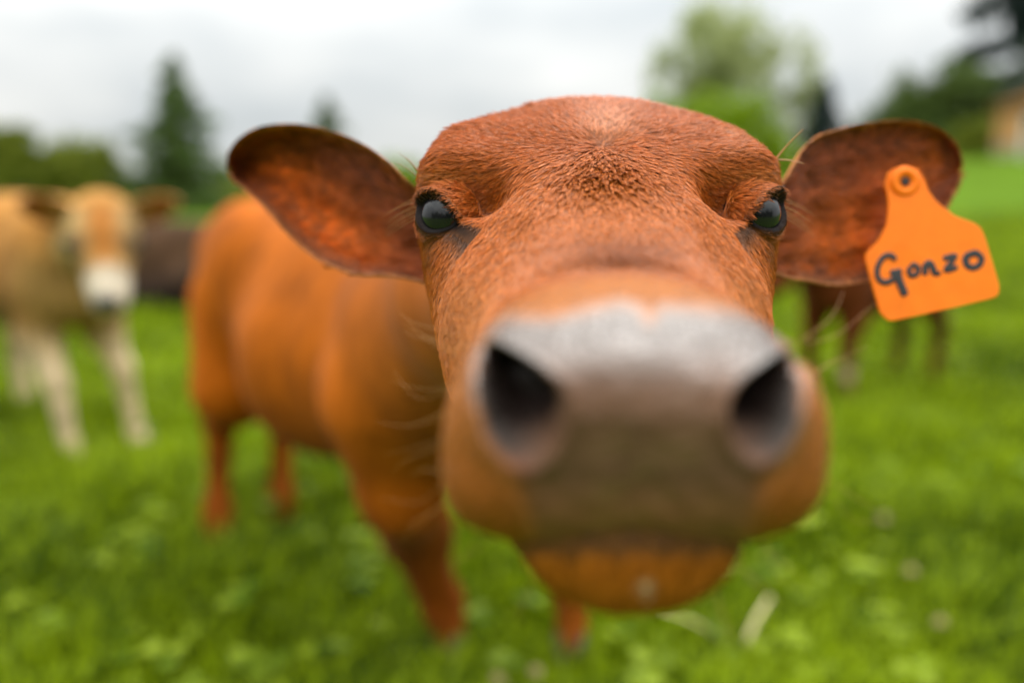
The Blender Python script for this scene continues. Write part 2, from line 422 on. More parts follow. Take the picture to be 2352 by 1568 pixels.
def conifer(name, base, h, r, mat, label, seed=1, n=5200, leaf=0.13, group=None, first=0.06, ragged=0.25):
    rg = np.random.default_rng(seed)
    leaf *= 1.4; n = int(n * 1.3); root = empty(name, base, label, 'tree', group); b0 = np.array(base)
    bag = Bag(); v, t_, q = tube([b0, b0 + [0, 0, h * .5], b0 + [0, 0, h * .98]], [r * .1, r * .06, 0.02]); bag.add(v, t_, q)
    P = []; nb = 150
    for i in range(nb):
        f = first + (1 - first) * (i / nb); a = rg.random() * 2 * math.pi
        L = r * (1 - f) ** 0.85 * (1 - ragged + 2 * ragged * rg.random()) * (1.15 if (i % 13) < 5 else 0.8) + 0.06
        d = np.array([math.cos(a), math.sin(a), 0.0]); s0 = b0 + [0, 0, h * f]
        tt = rg.random(max(8, int(n / nb * (L / r + .25)))) ** 0.7
        c = s0 + d * (tt * L)[:, None] + np.array([0, 0, 1]) * (-0.28 * L * tt ** 1.0 + 0.10 * L * tt ** 3)[:, None]
        P.append(c + rg.normal(size=c.shape) * np.array([.1, .1, .06]) * (0.4 + L * .5))
        if i % 3 == 0:
            v, t_, q = tube([s0, s0 + d * L * .5 + [0, 0, -.12 * L], s0 + d * L * .9 + [0, 0, -.2 * L]], [r * .02, r * .014, .01], 5); bag.add(v, t_, q)
    V, Q = leaf_cards(np.concatenate(P), leaf, rg)
    make_mesh('crown', V, [Q], mat, root, smooth=False)
    bag.build('trunk', M_bark, root)
    return root
M_spruce = leafmat('spruce_needles', (0.045, 0.080, 0.016), (0.11, 0.17, 0.035), 0.15)
M_dkspruce = leafmat('dark_needles', (0.012, 0.022, 0.022), (0.03, 0.05, 0.04), 0.1)
M_willow = leafmat('pale_leaves', (0.20, 0.24, 0.09), (0.48, 0.52, 0.24), 0.5)
M_lime = leafmat('bright_leaves', (0.12, 0.22, 0.006), (0.30, 0.42, 0.015), 0.5)
M_hedge = leafmat('hedge_leaves', (0.09, 0.13, 0.010), (0.24, 0.27, 0.03), 0.3)
M_round = leafmat('round_tree_leaves', (0.045, 0.080, 0.016), (0.12, 0.17, 0.035), 0.3)
def spot(x, ybase, dist):
    """standing place on the ground seen in direction x at a distance"""
    X = (x - 1176) / F * dist; return np.array([X, dist, float(terrain(X, dist)) - 0.1])
def hgt(ytop, dist, z0):              # height of a top seen at ytop
    a = math.atan((784 - ytop) / F) - PITCH
    return CAM_H + math.tan(a) * dist - z0
b0 = spot(432, 0, 38); conifer('spruce_tree', b0, hgt(125, 38, b0[2]), 3.3, M_spruce, 'tall dark spruce with ragged drooping boughs behind the pale calf', 3, 7000, ragged=0.3)
b0 = spot(765, 0, 62); conifer('spruce_tree', b0, hgt(222, 62, b0[2]), 3.6, M_spruce, 'small distant spruce tip rising just above the red calf\'s tagless ear', 5, 4500, 0.16)
b0 = spot(1868, 0, 44); conifer('spruce_tree', b0, hgt(180, 44, b0[2]), 1.75, M_dkspruce, 'slim dark bluish spruce between the pale tree and the round tree', 8, 4500, 0.14, ragged=.15)
b0 = spot(2405, 0, 47); conifer('spruce_tree', b0, hgt(-600, 47, b0[2]), 6.8, M_dkspruce, 'nearly black tall conifer rising behind the wooden house', 9, 17000, 0.28, ragged=.2)
M_gspruce = leafmat('grey_needles', (0.07, 0.095, 0.07), (0.16, 0.19, 0.14), 0.2)
b0 = spot(2318, 0, 41); conifer('spruce_tree', b0, hgt(95, 41, b0[2]), 2.0, M_gspruce, 'grey green conifer with pointed top standing close behind the house roof', 12, 5000, 0.15, ragged=.15)

b0 = spot(1635, 0, 48)
m = 48 / F
broad_tree('deciduous_tree', b0, 12, [(-10*m, hgt(110, 48, b0[2]), 105*m, 110*m), (30*m, hgt(190, 48, b0[2]), 120*m, 90*m), (-120*m, hgt(210, 48, b0[2]), 70*m, 90*m),
    (150*m, hgt(165, 48, b0[2]), 75*m, 85*m), (-60*m, hgt(300, 48, b0[2]), 95*m, 80*m), (195*m, hgt(240, 48, b0[2]), 60*m, 95*m), (80*m, hgt(330, 48, b0[2]), 85*m, 80*m), (-10*m, hgt(50, 48, b0[2]), 85*m, 60*m)],
    M_willow, 'tall airy pale green tree behind the red calf\'s forehead', leaf=0.13, n=8500, seed=21, gaps=0.3)
b0 = spot(1610, 0, 42); m = 42 / F
broad_tree('bush', b0, 4, [(-90*m, hgt(300, 42, b0[2]), 60*m, 70*m), (10*m, hgt(290, 42, b0[2]), 80*m, 70*m), (100*m, hgt(310, 42, b0[2]), 70*m, 70*m), (150*m, hgt(370, 42, b0[2]), 70*m, 50*m), (0, hgt(370, 42, b0[2]), 150*m, 50*m)],
    M_lime, 'bright yellow green bush at the foot of the tall pale tree', 'bush', 0.13, 9000, 0.08, 22, gaps=0.1)
b0 = spot(2120, 0, 45); m = 45 / F
broad_tree('deciduous_tree', b0, 6, [(-60*m, hgt(250, 45, b0[2]), 85*m, 65*m), (10*m, hgt(222, 45, b0[2]), 85*m, 65*m), (80*m, hgt(275, 45, b0[2]), 75*m, 65*m), (-20*m, hgt(320, 45, b0[2]), 140*m, 45*m), (-130*m, hgt(300, 45, b0[2]), 50*m, 50*m), (120*m, hgt(320, 45, b0[2]), 50*m, 45*m)],
    M_round, 'dark green round topped tree above the tagged ear', leaf=0.14, n=9500, seed=23, gaps=0.15)
for i, (x, yt, d, wpx, mat, lab) in enumerate([
        (30, 316, 34, 85, M_hedge, 'darker green bush at the far left end of the row behind the pale calf'),
        (205, 352, 36, 90, M_hedge, 'broad olive bush in the row between the left end and the tall spruce'),
        (640, 410, 50, 120, M_hedge, 'low bush behind the red calf\'s rump, right of the tall spruce'),
        (2235, 300, 40, 75, M_hedge, 'dark hedge bush filling the gap between the round tree and the house'),
        (925, 390, 52, 70, M_lime, 'light green bush seen between the red calf\'s ear and brow')]):
    b0 = spot(x, 0, d); m = d / F
    broad_tree('bush', b0, 3, [(-wpx*.5*m, hgt(yt + 30, d, b0[2]), wpx*.55*m, 50*m), (wpx*.45*m, hgt(yt + 22, d, b0[2]), wpx*.5*m, 45*m), (0, hgt(yt + 40, d, b0[2]), wpx*.8*m, 55*m), (wpx*.9*m, hgt(yt + 60, d, b0[2]), wpx*.35*m, 35*m), (0, hgt(yt+85, d, b0[2]), wpx*1.0*m, 30*m)],
        mat, lab, 'bush', 0.1, 6500, 0.06, 30 + i, group='bushes along the far edge of the pasture', gaps=0.1)
# far wood that closes the horizon
M_far = leafmat('far_wood_leaves', (0.10, 0.14, 0.08), (0.20, 0.24, 0.15), 0.3, 0.1)
def far_wood():
    rg = np.random.default_rng(5); n = 26000
    x = rg.uniform(-150, 170, n); y = 115 + rg.uniform(0, 25, n)
    top = 1.6 + 1.4 * np.sin(x * .09) + 1.3 * np.sin(x * .31 + 1) + .6 * np.sin(x * .83)
    z = terrain(x, y) + rg.random(n) ** .6 * np.maximum(top, .8)
    V, Q = leaf_cards(np.stack([x, y, z], -1), 0.55, rg)
    tag(make_mesh('far_wood', V, [Q], M_far, smooth=False), 'low far off woodland along the horizon', 'wood', kind='stuff')
far_wood()
def unseen_wood():  # added behind the viewer, out of sight, to darken eye and nose reflections
    rg = np.random.default_rng(6); n = 22000
    a = rg.uniform(math.radians(195), math.radians(345), n); r = rg.uniform(27, 34, n)
    x = r * np.cos(a); y = r * np.sin(a); top = 9 + 2.0 * np.sin(a * 17) + 1.6 * np.sin(a * 41 + 1) + 1.2 * np.sin(a * 7)
    z = terrain(x, y) + rg.random(n) ** .8 * top
    V, Q = leaf_cards(np.stack([x, y, z], -1), 0.5, rg)
    tag(make_mesh('unseen_wood', V, [Q], M_round, smooth=False), 'dark woodland edge mirrored in the calf\'s eyes', 'wood', kind='stuff')
unseen_wood()

# ------------------------------------------------------------------ wooden house at the right edge
def box(lo, hi):
    (a, b_, c), (d, e, f) = lo, hi
    V = [(a,b_,c),(d,b_,c),(d,e,c),(a,e,c),(a,b_,f),(d,b_,f),(d,e,f),(a,e,f)]
    Q = [(0,3,2,1),(4,5,6,7),(0,1,5,4),(1,2,6,5),(2,3,7,6),(3,0,4,7)]
    return np.array(V, float), np.array(Q)
M_wood = plain('house_boards', (0.50, 0.25, 0.09), 0.7, 0.25, 2)
M_base = plain('house_plaster', (0.34, 0.29, 0.20), 0.8, 0.15, 2)
M_roof = plain('roof_sheet', (0.13, 0.065, 0.022), 0.95, 0.2, 2, 0, 0.0)
M_glass, t, b = material('window_glass'); b.inputs['Base Color'].default_value = (0.02, 0.025, 0.03, 1); b.inputs['Roughness'].default_value = 0.1
M_trim = plain('white_trim', (0.7, 0.7, 0.68), 0.6, 0.1, 3)
def house():
    d = 32.0; X0 = 22.4; W = 8.0
    zg = float(terrain(X0 + 1, d)) - 0.15
    root = empty('house', (X0 + W / 2, d, zg), 'orange brown wooden house with pale lower walls at the right edge', 'house')
    zb = zg + .75; ze = zg + 2.5; zr = ze + 1.3
    bag = Bag(); v, q = box((X0, d, zg - .3), (X0 + W, d + 6, zb)); bag.add(v, None, q); bag.build('lower_wall', M_base, root, False)
    for i in range(8):                                       # lapped boards
        z0 = zb + i * (ze - zb) / 8; bag = Bag(); v, q = box((X0 - .02 + .004 * (i % 2), d - .03, z0 + .004), (X0 + W + .02, d + 6.03, z0 + (ze - zb) / 8 - .004)); bag.add(v, None, q)
        bag.build('board', M_wood, root, False)
    # front gable and roof, ridge running away from the viewer
    xm = X0 + W / 2
    V = np.array([(X0, d, ze), (X0 + W, d, ze), (xm, d, zr), (X0, d + 6, ze), (X0 + W, d + 6, ze), (xm, d + 6, zr)])
    make_mesh('gable', V, [np.array([(0, 1, 2), (3, 5, 4)]), np.array([(0, 3, 4, 1)])], M_wood, root, smooth=False)
    for s in (-1, 1):
        e = np.array([xm + s * (W / 2 + .2), 0, ze - .2]); r_ = np.array([xm, 0, zr + .02])
        V = np.array([(e[0], d - .4, e[2]), (e[0], d + 6.4, e[2]), (r_[0], d + 6.4, r_[2]), (r_[0], d - .4, r_[2])]); V2 = V + [0, 0, .16]
        make_mesh('roof_slope', np.concatenate([V, V2]), [np.array([(0,1,2,3),(7,6,5,4),(0,4,5,1),(1,5,6,2),(2,6,7,3),(3,7,4,0)])], M_roof, root, smooth=False)
    for wy in (0.5, 2.6):
        v, q = box((X0 - .09, d + wy, zb + .35), (X0 - .032, d + wy + 1.1, zb + 1.35)); w = make_mesh('window', v, [q], M_trim, root, smooth=False)
        for k in (0, 1):
            v, q = box((X0 - .11, d + wy + .07 + k * .5, zb + .42), (X0 - .092, d + wy + .53 + k * .5, zb + 1.28)); p = make_mesh('pane', v, [q], M_glass, None, smooth=False)
            me = p.data; off = Vector(root.location); [setattr(vv, 'co', vv.co - off) for vv in me.vertices]; p.parent = w
    v, q = box((X0 + 2.3, d - .08, zg), (X0 + 3.1, d - .003, zg + 1.1)); make_mesh('door', v, [q], M_trim, root, smooth=False)
    v, q = box((X0 - 1.0, d + 2.2, zg - .3), (X0 - .87, d + 2.33, zb + .9)); make_mesh('porch_post', v, [q], M_trim, root, smooth=False)
house()
FUR_N = 480000

# ------------------------------------------------------------------ the red calf in front: head
CALF_ROOT = (0.02, 1.40, 0.0)
root = empty('calf', CALF_ROOT, 'large red brown calf pushing its grey brown nose at the viewer', 'calf')
NT = 460
TH = np.linspace(0, 2 * math.pi, NT, endpoint=False)
def contour(uc, a, vt, vb, vw, nt_, nb_):
    c, s = np.cos(TH), np.sin(TH)
    n = np.where(s >= 0, nt_, nb_)
    u = uc + a * np.sign(c) * np.abs(c) ** (2 / n)
    v = vw + np.where(s >= 0, (vt - vw), (vw - vb)) * np.sign(s) * np.abs(s) ** (2 / n)
    return u, v
# w, centre, half width, top, bottom, widest, top power, bottom power
SEC = np.array([
    (.2600, .0398, .0628, .0228, -.0690, -.0400, 2.15, 3.3),
    (.2750, .0400, .0645, .0255, -.0690, -.0400, 2.2, 3.0),
    (.2900, .0405, .0615, .0265, -.0660, -.0390, 2.3, 2.6),
    (.3100, .0415, .0580, .0290, -.0680, -.0300, 2.4, 2.3),
    (.3400, .0430, .0600, .0390, -.0720, -.0200, 2.5, 2.2),
    (.3700, .0450, .0690, .0560, -.0760, -.0100, 2.6, 2.2),
    (.4000, .0470, .0800, .0780, -.0800,  .0000, 2.7, 2.2),
    (.4300, .0485, .0915, .1030, -.0820,  .0350, 2.6, 2.1),
    (.4600, .0500, .1040, .1290, -.0820,  .0800, 2.4, 1.9),
    (.4900, .0515, .1030, .1490, -.0800,  .0880, 2.3, 1.8),
    (.5200, .0520, .0950, .1590, -.0780,  .0650, 2.3, 2.1),
    (.5600, .0500, .0830, .1520, -.0780,  .0500, 2.3, 2.0),
    (.6200, .0450, .0780, .1420, -.0700,  .0400, 2.0, 2.0),
    (.7000, .0350, .0800, .1350, -.0700,  .0350, 2.0, 2.0),
    (.8200, .0150, .0850, .1350, -.0700,  .0350, 2.0, 2.0)])
def build_head():
    rows = []
    u0, v0 = contour(*SEC[0, 1:])
    pu, pv = 0.0365, -0.026
    for x in np.linspace(0.012, 1, 130, endpoint=False):
        k = 1 - (1 - x) ** 1.35
        u = pu + k * (u0 - pu); v = pv + k * (v0 - pv)
        w = .2600 - .0330 * (1 - k ** 2.9) ** (1 / 2.1)
        rows.append(np.stack([u, v, np.full(NT, w)], -1))
    ws = np.concatenate([np.linspace(.26, .50, 220), np.linspace(.502, .60, 45), np.linspace(.61, .82, 16)])
    tab = np.stack([np.interp(np.linspace(.26, .82, 561), SEC[:, 0], SEC[:, i]) for i in range(1, 8)], -1)
    ker = np.hanning(25); ker /= ker.sum(); pad = np.pad(tab, ((12, 12), (0, 0)), mode='edge')
    tab = np.stack([np.convolve(pad[:, i], ker, 'valid') for i in range(7)], -1)
    for w in ws:
        p = [np.interp(w, np.linspace(.26, .82, 561), tab[:, i]) for i in range(7)]
        if w < .275: p = [lerp(a_, b_, sstep(.26, .275, w)) for a_, b_ in zip(SEC[0, 1:], p)]
        u, v = contour(*p); rows.append(np.stack([u, v, np.full(NT, w)], -1))
    P = np.stack(rows); nr = len(rows); P = P.reshape(-1, 3)
    P = np.concatenate([P, [[pu, pv, .2270]]])
    # nose leather leans back towards its top; lips tuck under
    fade = 1 - sstep(.262, .33, P[:, 2])
    P[:, 2] += fade * (1.0 * .006 * np.log1p(np.exp((P[:, 1] + .004) / .006)) + .05 * (P[:, 1] + .02) + 0.36 * np.clip(-.022 - P[:, 1], 0, None))
    Q = grid_faces(nr, NT, True); j = np.arange(NT)
    T = np.stack([np.full(NT, nr * NT), (j + 1) % NT, j], -1)
    return P, Q, T, nr
HP, HQ, HT, NR = build_head()
def brush(c, r, d, amt, sc=(1, 1, 1), P=None):
    P = HP if P is None else P
    q = (P - np.asarray(c)) / (np.asarray(sc, float) * r)
    m = np.exp(-(q ** 2).sum(1) * 1.2)
    d = np.asarray(d, float); P += m[:, None] * d / np.linalg.norm(d) * amt
UC = .0487
for s in (-1, 1):
    def B(x, y, w, r, d, amt, sc=(1, 1, 1)):
        c = uv(x, y, w)
        if s > 0: c[0] = 2 * UC - c[0]
        brush(c, r, (d[0] * (1 if s < 0 else -1), d[1], d[2]), amt, sc)
    B(1105, 450, .425, .016, (0.4, -.5, .9), .019, (1.25, .9, 1.6))     # hollow between brow and forehead
    B(1075, 560, .420, .022, (0.5, -.1, .8), .008, (.8, 1.4, 1.4))          # in front of the eye
    B(1030, 385, .447, .018, (-.3, .45, -.9), .012, (1.7, .9, 1.2))
    B(1085, 520, .42, .009, (-.3, .2, -1), .0045, (1, 1.3, 2))         # brow ridge
    B(1055, 312, .465, .022, (-.5, .6, -.3), .0062 if s < 0 else .0035)
    B(1190, 255, .480, .013, (.1, -1, .3), .0028, (1.3, 1, 2))
    B(1060, 700, .38, .03, (-.9, .1, -.2), .005, (1, 1.4, 1))               # cheek bone
    B(1160, 640, .37, .020, (.7, .1, .5), .010, (.8, 2.0, 1.8))              # side of the bridge
brush(uv(1378, 345, .44), .012, (0, -.2, 1), .0045, (1.2, .8, 1))                         # whorl dimple
brush(uv(1375, 440, .41), .035, (0, .5, -1), .004)
brush(uv(1400, 900, .23), .02, (0, 0, -1), .001)
HPo = HP.copy()
EYES = []
for s in (-1, 1):
    c = uv(1036, 500, .4440) if s < 0 else uv(1722, 497, .4440)
    g = np.array([s * .58, .04, -.80]); g /= np.linalg.norm(g)
    EYES.append((c, .0170, g, s))
eyemask = np.zeros(len(HP)); lidmask = np.zeros(len(HP))
for c, R, g, s in EYES:
    d = HP - c; r = np.linalg.norm(d, axis=1) + 1e-9; n = d / r[:, None]
    side = np.cross(g, [0, 1, 0]); side /= np.linalg.norm(side); up = np.cross(side, g)
    front = n @ g
    if (up[1] < 0): up = -up
    if side[0] * s > 0: side = -side                      # points to the nose
    roll = math.radians(-24)                              # inner corner lower
    e1 = math.cos(roll) * side + math.sin(roll) * up; e2 = -math.sin(roll) * side + math.cos(roll) * up
    ax = np.arctan2(n @ e1, front); ay = np.arctan2(n @ e2, front)
    au, bu = math.radians(52), math.radians(34)
    e = np.sqrt((ax / au) ** 2 + (ay / np.where(ay > 0, bu * .80, bu * .92)) ** 2)
    near = (front > -.1) & (r < .05)
    opening = (1 - sstep(.80, 1.0, e)) * near
    lid = sstep(.80, 1.0, e) * (1 - sstep(1.0, 1.9, e)) * near
    # lids lie on the ball, opening sinks behind it
    tr = np.where(near, np.maximum(r, R + .0024 + (.0004 + .0040 * sstep(-.1, .8, ay / bu)) * np.exp(-((e - 1.15) / .3) ** 2)), r)
    rr = r + (tr - r) * np.clip(lid + (e > 1.0) * near * (r < R + .002), 0, 1)
    rr = rr + (np.minimum(rr, R - .004) - rr) * opening
    HP[:] = np.where(near[:, None], c + n * rr[:, None], HP)
    eyemask = np.maximum(eyemask, (1 - sstep(1.02, 1.28, e)) * near)
    lidmask = np.maximum(lidmask, (1 - sstep(1.15, 1.6, e)) * near)
    # tear groove from the inner corner
    tg = c + e1 * R * 1.05 * 1.1 + g * .004
    for k in range(5):
        brush(tg + np.array([-s * .0006, -.0042, -.0006]) * k, .004, (-s * .3, 0, 1), .0012 * (1 - k * .15))
# nostrils
def px_of(P): return 1176 + F * P[:, 0] / P[:, 2], 784 - F * P[:, 1] / P[:, 2]
nosemask = np.zeros(len(HP)); rimmask = np.zeros(len(HP))
x_, y_ = px_of(HP)
for cx_, cy_, ang, ra, rb, s in ((1188, 915, 64, 152, 98, -1), (1765, 915, 120, 142, 78, 1)):
    a_ = math.radians(ang); dx, dy = x_ - cx_, y_ - cy_
    p = dx * math.cos(a_) + dy * math.sin(a_); q = -dx * math.sin(a_) + dy * math.cos(a_)
    # comma shape: inner side bulges in the middle, tail hooks outwards
    q = q * s + 0.0016 * p * p * 0.5
    e = np.sqrt((p / ra) ** 2 + (q / (rb * (.62 + .46 * sstep(-1, .5, p / ra)))) ** 2)
    m = (1 - sstep(.42, 1.04, e)) * (HP[:, 2] < .285)
    rim = np.exp(-((e - 1.12) / .16) ** 2) * (HP[:, 2] < .285)
    rimmask = np.maximum(rimmask, np.exp(-((e - .95) / .3) ** 2) * (HP[:, 2] < .285) * sstep(-.3, .5, p / ra))
    HP[:, 2] += m * .030 - rim * .0022
    HP[:, 0] += m * (-s) * .004; HP[:, 1] += m * .008
    nosemask = np.maximum(nosemask, m * lerp(1, .42, sstep(.1, .9, p / ra)))
# philtrum and soft lumps of the upper lip
HP[:, 1] += .0030 * np.exp(-((HP[:, 0] - .0385) / .014) ** 2) * sstep(-.052, -.067, HP[:, 1]) * (HP[:, 2] < .30)
brush(uv(1462, 1080, .235), .006, (0, 0, 1), .0012, (1, 4, 2))
for s in (-1, 1): brush(uv(1462 + s * 250, 1130, .245), .022, (s * .3, 0, -1), .0025)

# colours
def poly_sd(x, y, poly):
    poly = np.array(poly, float); n = len(poly); d = np.full(len(x), 1e9); ins = np.zeros(len(x), bool)
    for i in range(n):
        a, b_ = poly[i], poly[(i + 1) % n]; ab = b_ - a
        t_ = np.clip(((x - a[0]) * ab[0] + (y - a[1]) * ab[1]) / (ab @ ab), 0, 1)
        d = np.minimum(d, np.hypot(x - a[0] - t_ * ab[0], y - a[1] - t_ * ab[1]))
        c_ = ((a[1] > y) != (b_[1] > y)) & (x < (b_[0] - a[0]) * (y - a[1]) / (b_[1] - a[1] + 1e-12) + a[0]); ins ^= c_
    return np.where(ins, -d, d)
LEATHER = [(1125, 745), (1160, 722), (1260, 728), (1360, 705), (1430, 690), (1475, 705), (1490, 735), (1520, 702), (1600, 705), (1700, 715), (1775, 730), (1815, 790), (1845, 880),
           (1848, 980), (1815, 1060), (1760, 1130), (1735, 1210), (1690, 1262), (1450, 1262), (1230, 1262), (1200, 1180), (1165, 1090), (1105, 1000), (1080, 900), (1090, 810)]
def lin(r, g, b_): return np.array([((c / 255 + .055) / 1.055) ** 2.4 if c > 10 else c / 3294.6 for c in (r, g, b_)])
def noise3(P, s, seed=0):
    rg = np.random.default_rng(seed); f = np.zeros(len(P))
    for k in range(6):
        d = rg.normal(size=3); d /= np.linalg.norm(d); f += np.sin(P @ d * s * (0.7 + .25 * k) * 6.28 + rg.random() * 6.28 + 1.5 * np.sin(P @ np.roll(d, 1) * s * 4))
    return f / 6
def colour_head(P):
    x, y = px_of(P); w = P[:, 2]; n = len(P)
    base = np.array([.48, .128, .016]); col = np.tile(base, (n, 1))
    def mixc(c, m): col[:] = col + (np.asarray(c) - col) * np.clip(m, 0, 1)[:, None]
    # lighter orange flanks of the face and muzzle, redder forehead
    mixc((.44, .108, .015), sstep(.40, .45, w))
    mixc((.50, .165, .032), np.exp(-((x - 1080) / 90) ** 2) * sstep(560, 700, y) * (w > .3))
    mixc((.50, .165, .032), np.exp(-((x - 1700) / 80) ** 2) * sstep(560, 700, y) * (w > .3))
    mixc((.46, .150, .024), 1 - sstep(.275, .31, w))
    mixc((.43, .125, .022), (1 - sstep(.275, .31, w)) * sstep(980, 1200, y) * .8)
    mixc((.22, .055, .010), np.exp(-((x - 1430) / 150) ** 2 - ((y - 585) / 45) ** 2) * (w > .3) * .9)   # shade in the saddle of the bridge, painted into the coat
    mixc((.60, .24, .05), np.exp(-((np.abs(x - 1378) - 340) / 70) ** 2 - ((y - 405) / 16) ** 2) * .5)      # golden brow
    mixc((.10, .04, .015), lidmask * .9); mixc((.006, .004, .004), eyemask)
    for s in (-1, 1):                                                                                   # dark tear stain
        mixc((.07, .04, .02), np.exp(-((x - (1378 + s * 382) - s * .10 * (y - 560)) / 13) ** 2 - ((y - 575) / 26) ** 2) * (w > .4) * .5)
    mixc((.16, .05, .015), np.exp(-((np.abs(x - 1378) - 470) / 40) ** 2) * sstep(420, 640, y) * (w > .43) * .6)
    mixc((.60, .26, .13), np.exp(-((x - 1392) / 55) ** 2 - ((y - 292) / 42) ** 2) * (w > .36) * .6)  # gloss on the hair above the whorl, painted as a paler tint
    mixc((.56, .22, .09), np.exp(-((x - 1690) / 60) ** 2 - ((y - 300) / 45) ** 2) * (w > .36) * .5)  # right brow highlight mixed into the coat colour
    front = (w < .30)
    sd = poly_sd(x, y, LEATHER) + 11 * noise3(P, 24, 3); sf = lerp(30, 42, sstep(950, 1100, y)); lm = (1 - sstep(-sf, sf, sd)) * front
    nz = noise3(P, 60, 9) + noise3(P, 16, 31)
    lc = np.array([.125, .062, .034]) * (1 + .22 * nz[:, None])
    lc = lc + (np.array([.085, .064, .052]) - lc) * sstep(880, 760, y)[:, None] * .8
    lc = lc + (np.array([.26, .100, .052]) - lc) * (sstep(1080, 1200, y) * .75)[:, None]
    side = sstep(190, 330, np.abs(x - 1470)); lc = lc + (np.array([.055, .045, .04]) - lc) * (side * sstep(760, 850, y) * sstep(1130, 1000, y))[:, None]
    pinkm = np.exp(-((np.abs(x - 1475) - 290) / 40) ** 2) * sstep(1030, 1090, y); lc = lc + (np.array([.17, .055, .025]) - lc) * (pinkm * .6)[:, None]
    col = col + (lc - col) * lm[:, None]
    col = col + (np.array([.016, .009, .007]) - col) * (sstep(.03, .45, nosemask))[:, None]
    wet = lerp(.10, 1, np.clip(sstep(930, 800, y) + .5 * side * sstep(1120, 900, y) + .35 * nz, 0, 1)) * (1 - .7 * rimmask)
    alpha = np.maximum(lm * wet * (1 - .8 * sstep(.3, .9, nosemask)), eyemask * 0)
    return np.concatenate([np.clip(col, 0, 1), alpha[:, None]], 1), lm
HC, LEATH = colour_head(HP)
HP[:, 2] += LEATH * (noise3(HP, 55, 21) * .0007 + noise3(HP, 130, 22) * .0003)

# lower jaw and chin
def build_chin():
    rows = []; a, vt, vb, vw, uc = .0375, -.0500, -.0905, -.0600, .0392
    for x in np.linspace(.02, 1, 50):
        k = 1 - (1 - x) ** 1.5
        p = (uc, a, vt, vb, vw, 2.2, 2.15); u, v = contour(*p)
        w = .2640 - .0150 * (1 - k ** 2.4) ** (1 / 2.2) if k < 1 else .264
        rows.append(np.stack([uc + k * (u - uc), -.064 + k * (v + .064), np.full(NT, w)], -1))
    for w in np.linspace(.267, .42, 40):
        f = (w - .264) / .156
        u, v = contour(uc + .008 * f, a + .02 * f + .006 * math.sin(f * 3), vt - .004, vb - .004 * math.sin(f * 3.1) + .004 * f, vw, 2.2, 2.15)
        rows.append(np.stack([u, v, np.full(NT, w)], -1))
    P = np.stack(rows)[:, ::4]; nt = P.shape[1]; nr = len(rows); P = P.reshape(-1, 3)
    P[:, 2] += .10 * np.clip(-.066 - P[:, 1], 0, None)
    P = np.concatenate([P, [[uc, -.064, .249]]]); j = np.arange(nt)
    col = np.tile([.36, .105, .008, 0.], (len(P), 1)); x, y = px_of(P)
    col[:, :3] += (np.array([.10, .05, .02]) - col[:, :3]) * (sstep(1285, 1258, y) * (P[:, 2] < .27) * .8)[:, None]
    col[:, :3] += (np.array([.55, .40, .25]) - col[:, :3]) * (np.exp(-((x - 1484) ** 2 + (y - 1345) ** 2) / 13 ** 2) * (P[:, 2] < .27))[:, None]
    return P, grid_faces(nr, nt, True), np.stack([np.full(nt, nr * nt), (j + 1) % nt, j], -1), col
CPt, CQ, CT, CC = build_chin()

# ears
EAR_T = {
 -1: dict(up=[(1075, 470, 0.505), (960, 430, 0.505), (895, 372, 0.51), (830, 328, 0.525), (760, 300, 0.54), (680, 284, 0.555), (600, 290, 0.565), (548, 318, 0.575), (524, 352, 0.585), (520, 385, 0.59)],
          lo=[(1090, 700, 0.505), (985, 655, 0.505), (900, 636, 0.51), (810, 630, 0.525), (730, 598, 0.54), (665, 545, 0.555), (612, 485, 0.565), (565, 440, 0.575), (533, 415, 0.585), (521, 389, 0.59)], back=.018),
  1: dict(up=[(1680, 470, 0.505), (1790, 425, 0.51), (1855, 330, 0.52), (1935, 293, 0.535), (2020, 278, 0.545), (2100, 277, 0.555), (2160, 296, 0.565), (2200, 335, 0.57), (2213, 385, 0.575)],
          lo=[(1670, 680, 0.505), (1760, 636, 0.51), (1830, 642, 0.52), (1915, 655, 0.535), (1995, 645, 0.545), (2075, 600, 0.555), (2140, 540, 0.565), (2192, 450, 0.57), (2213, 393, 0.575)], back=.016)}
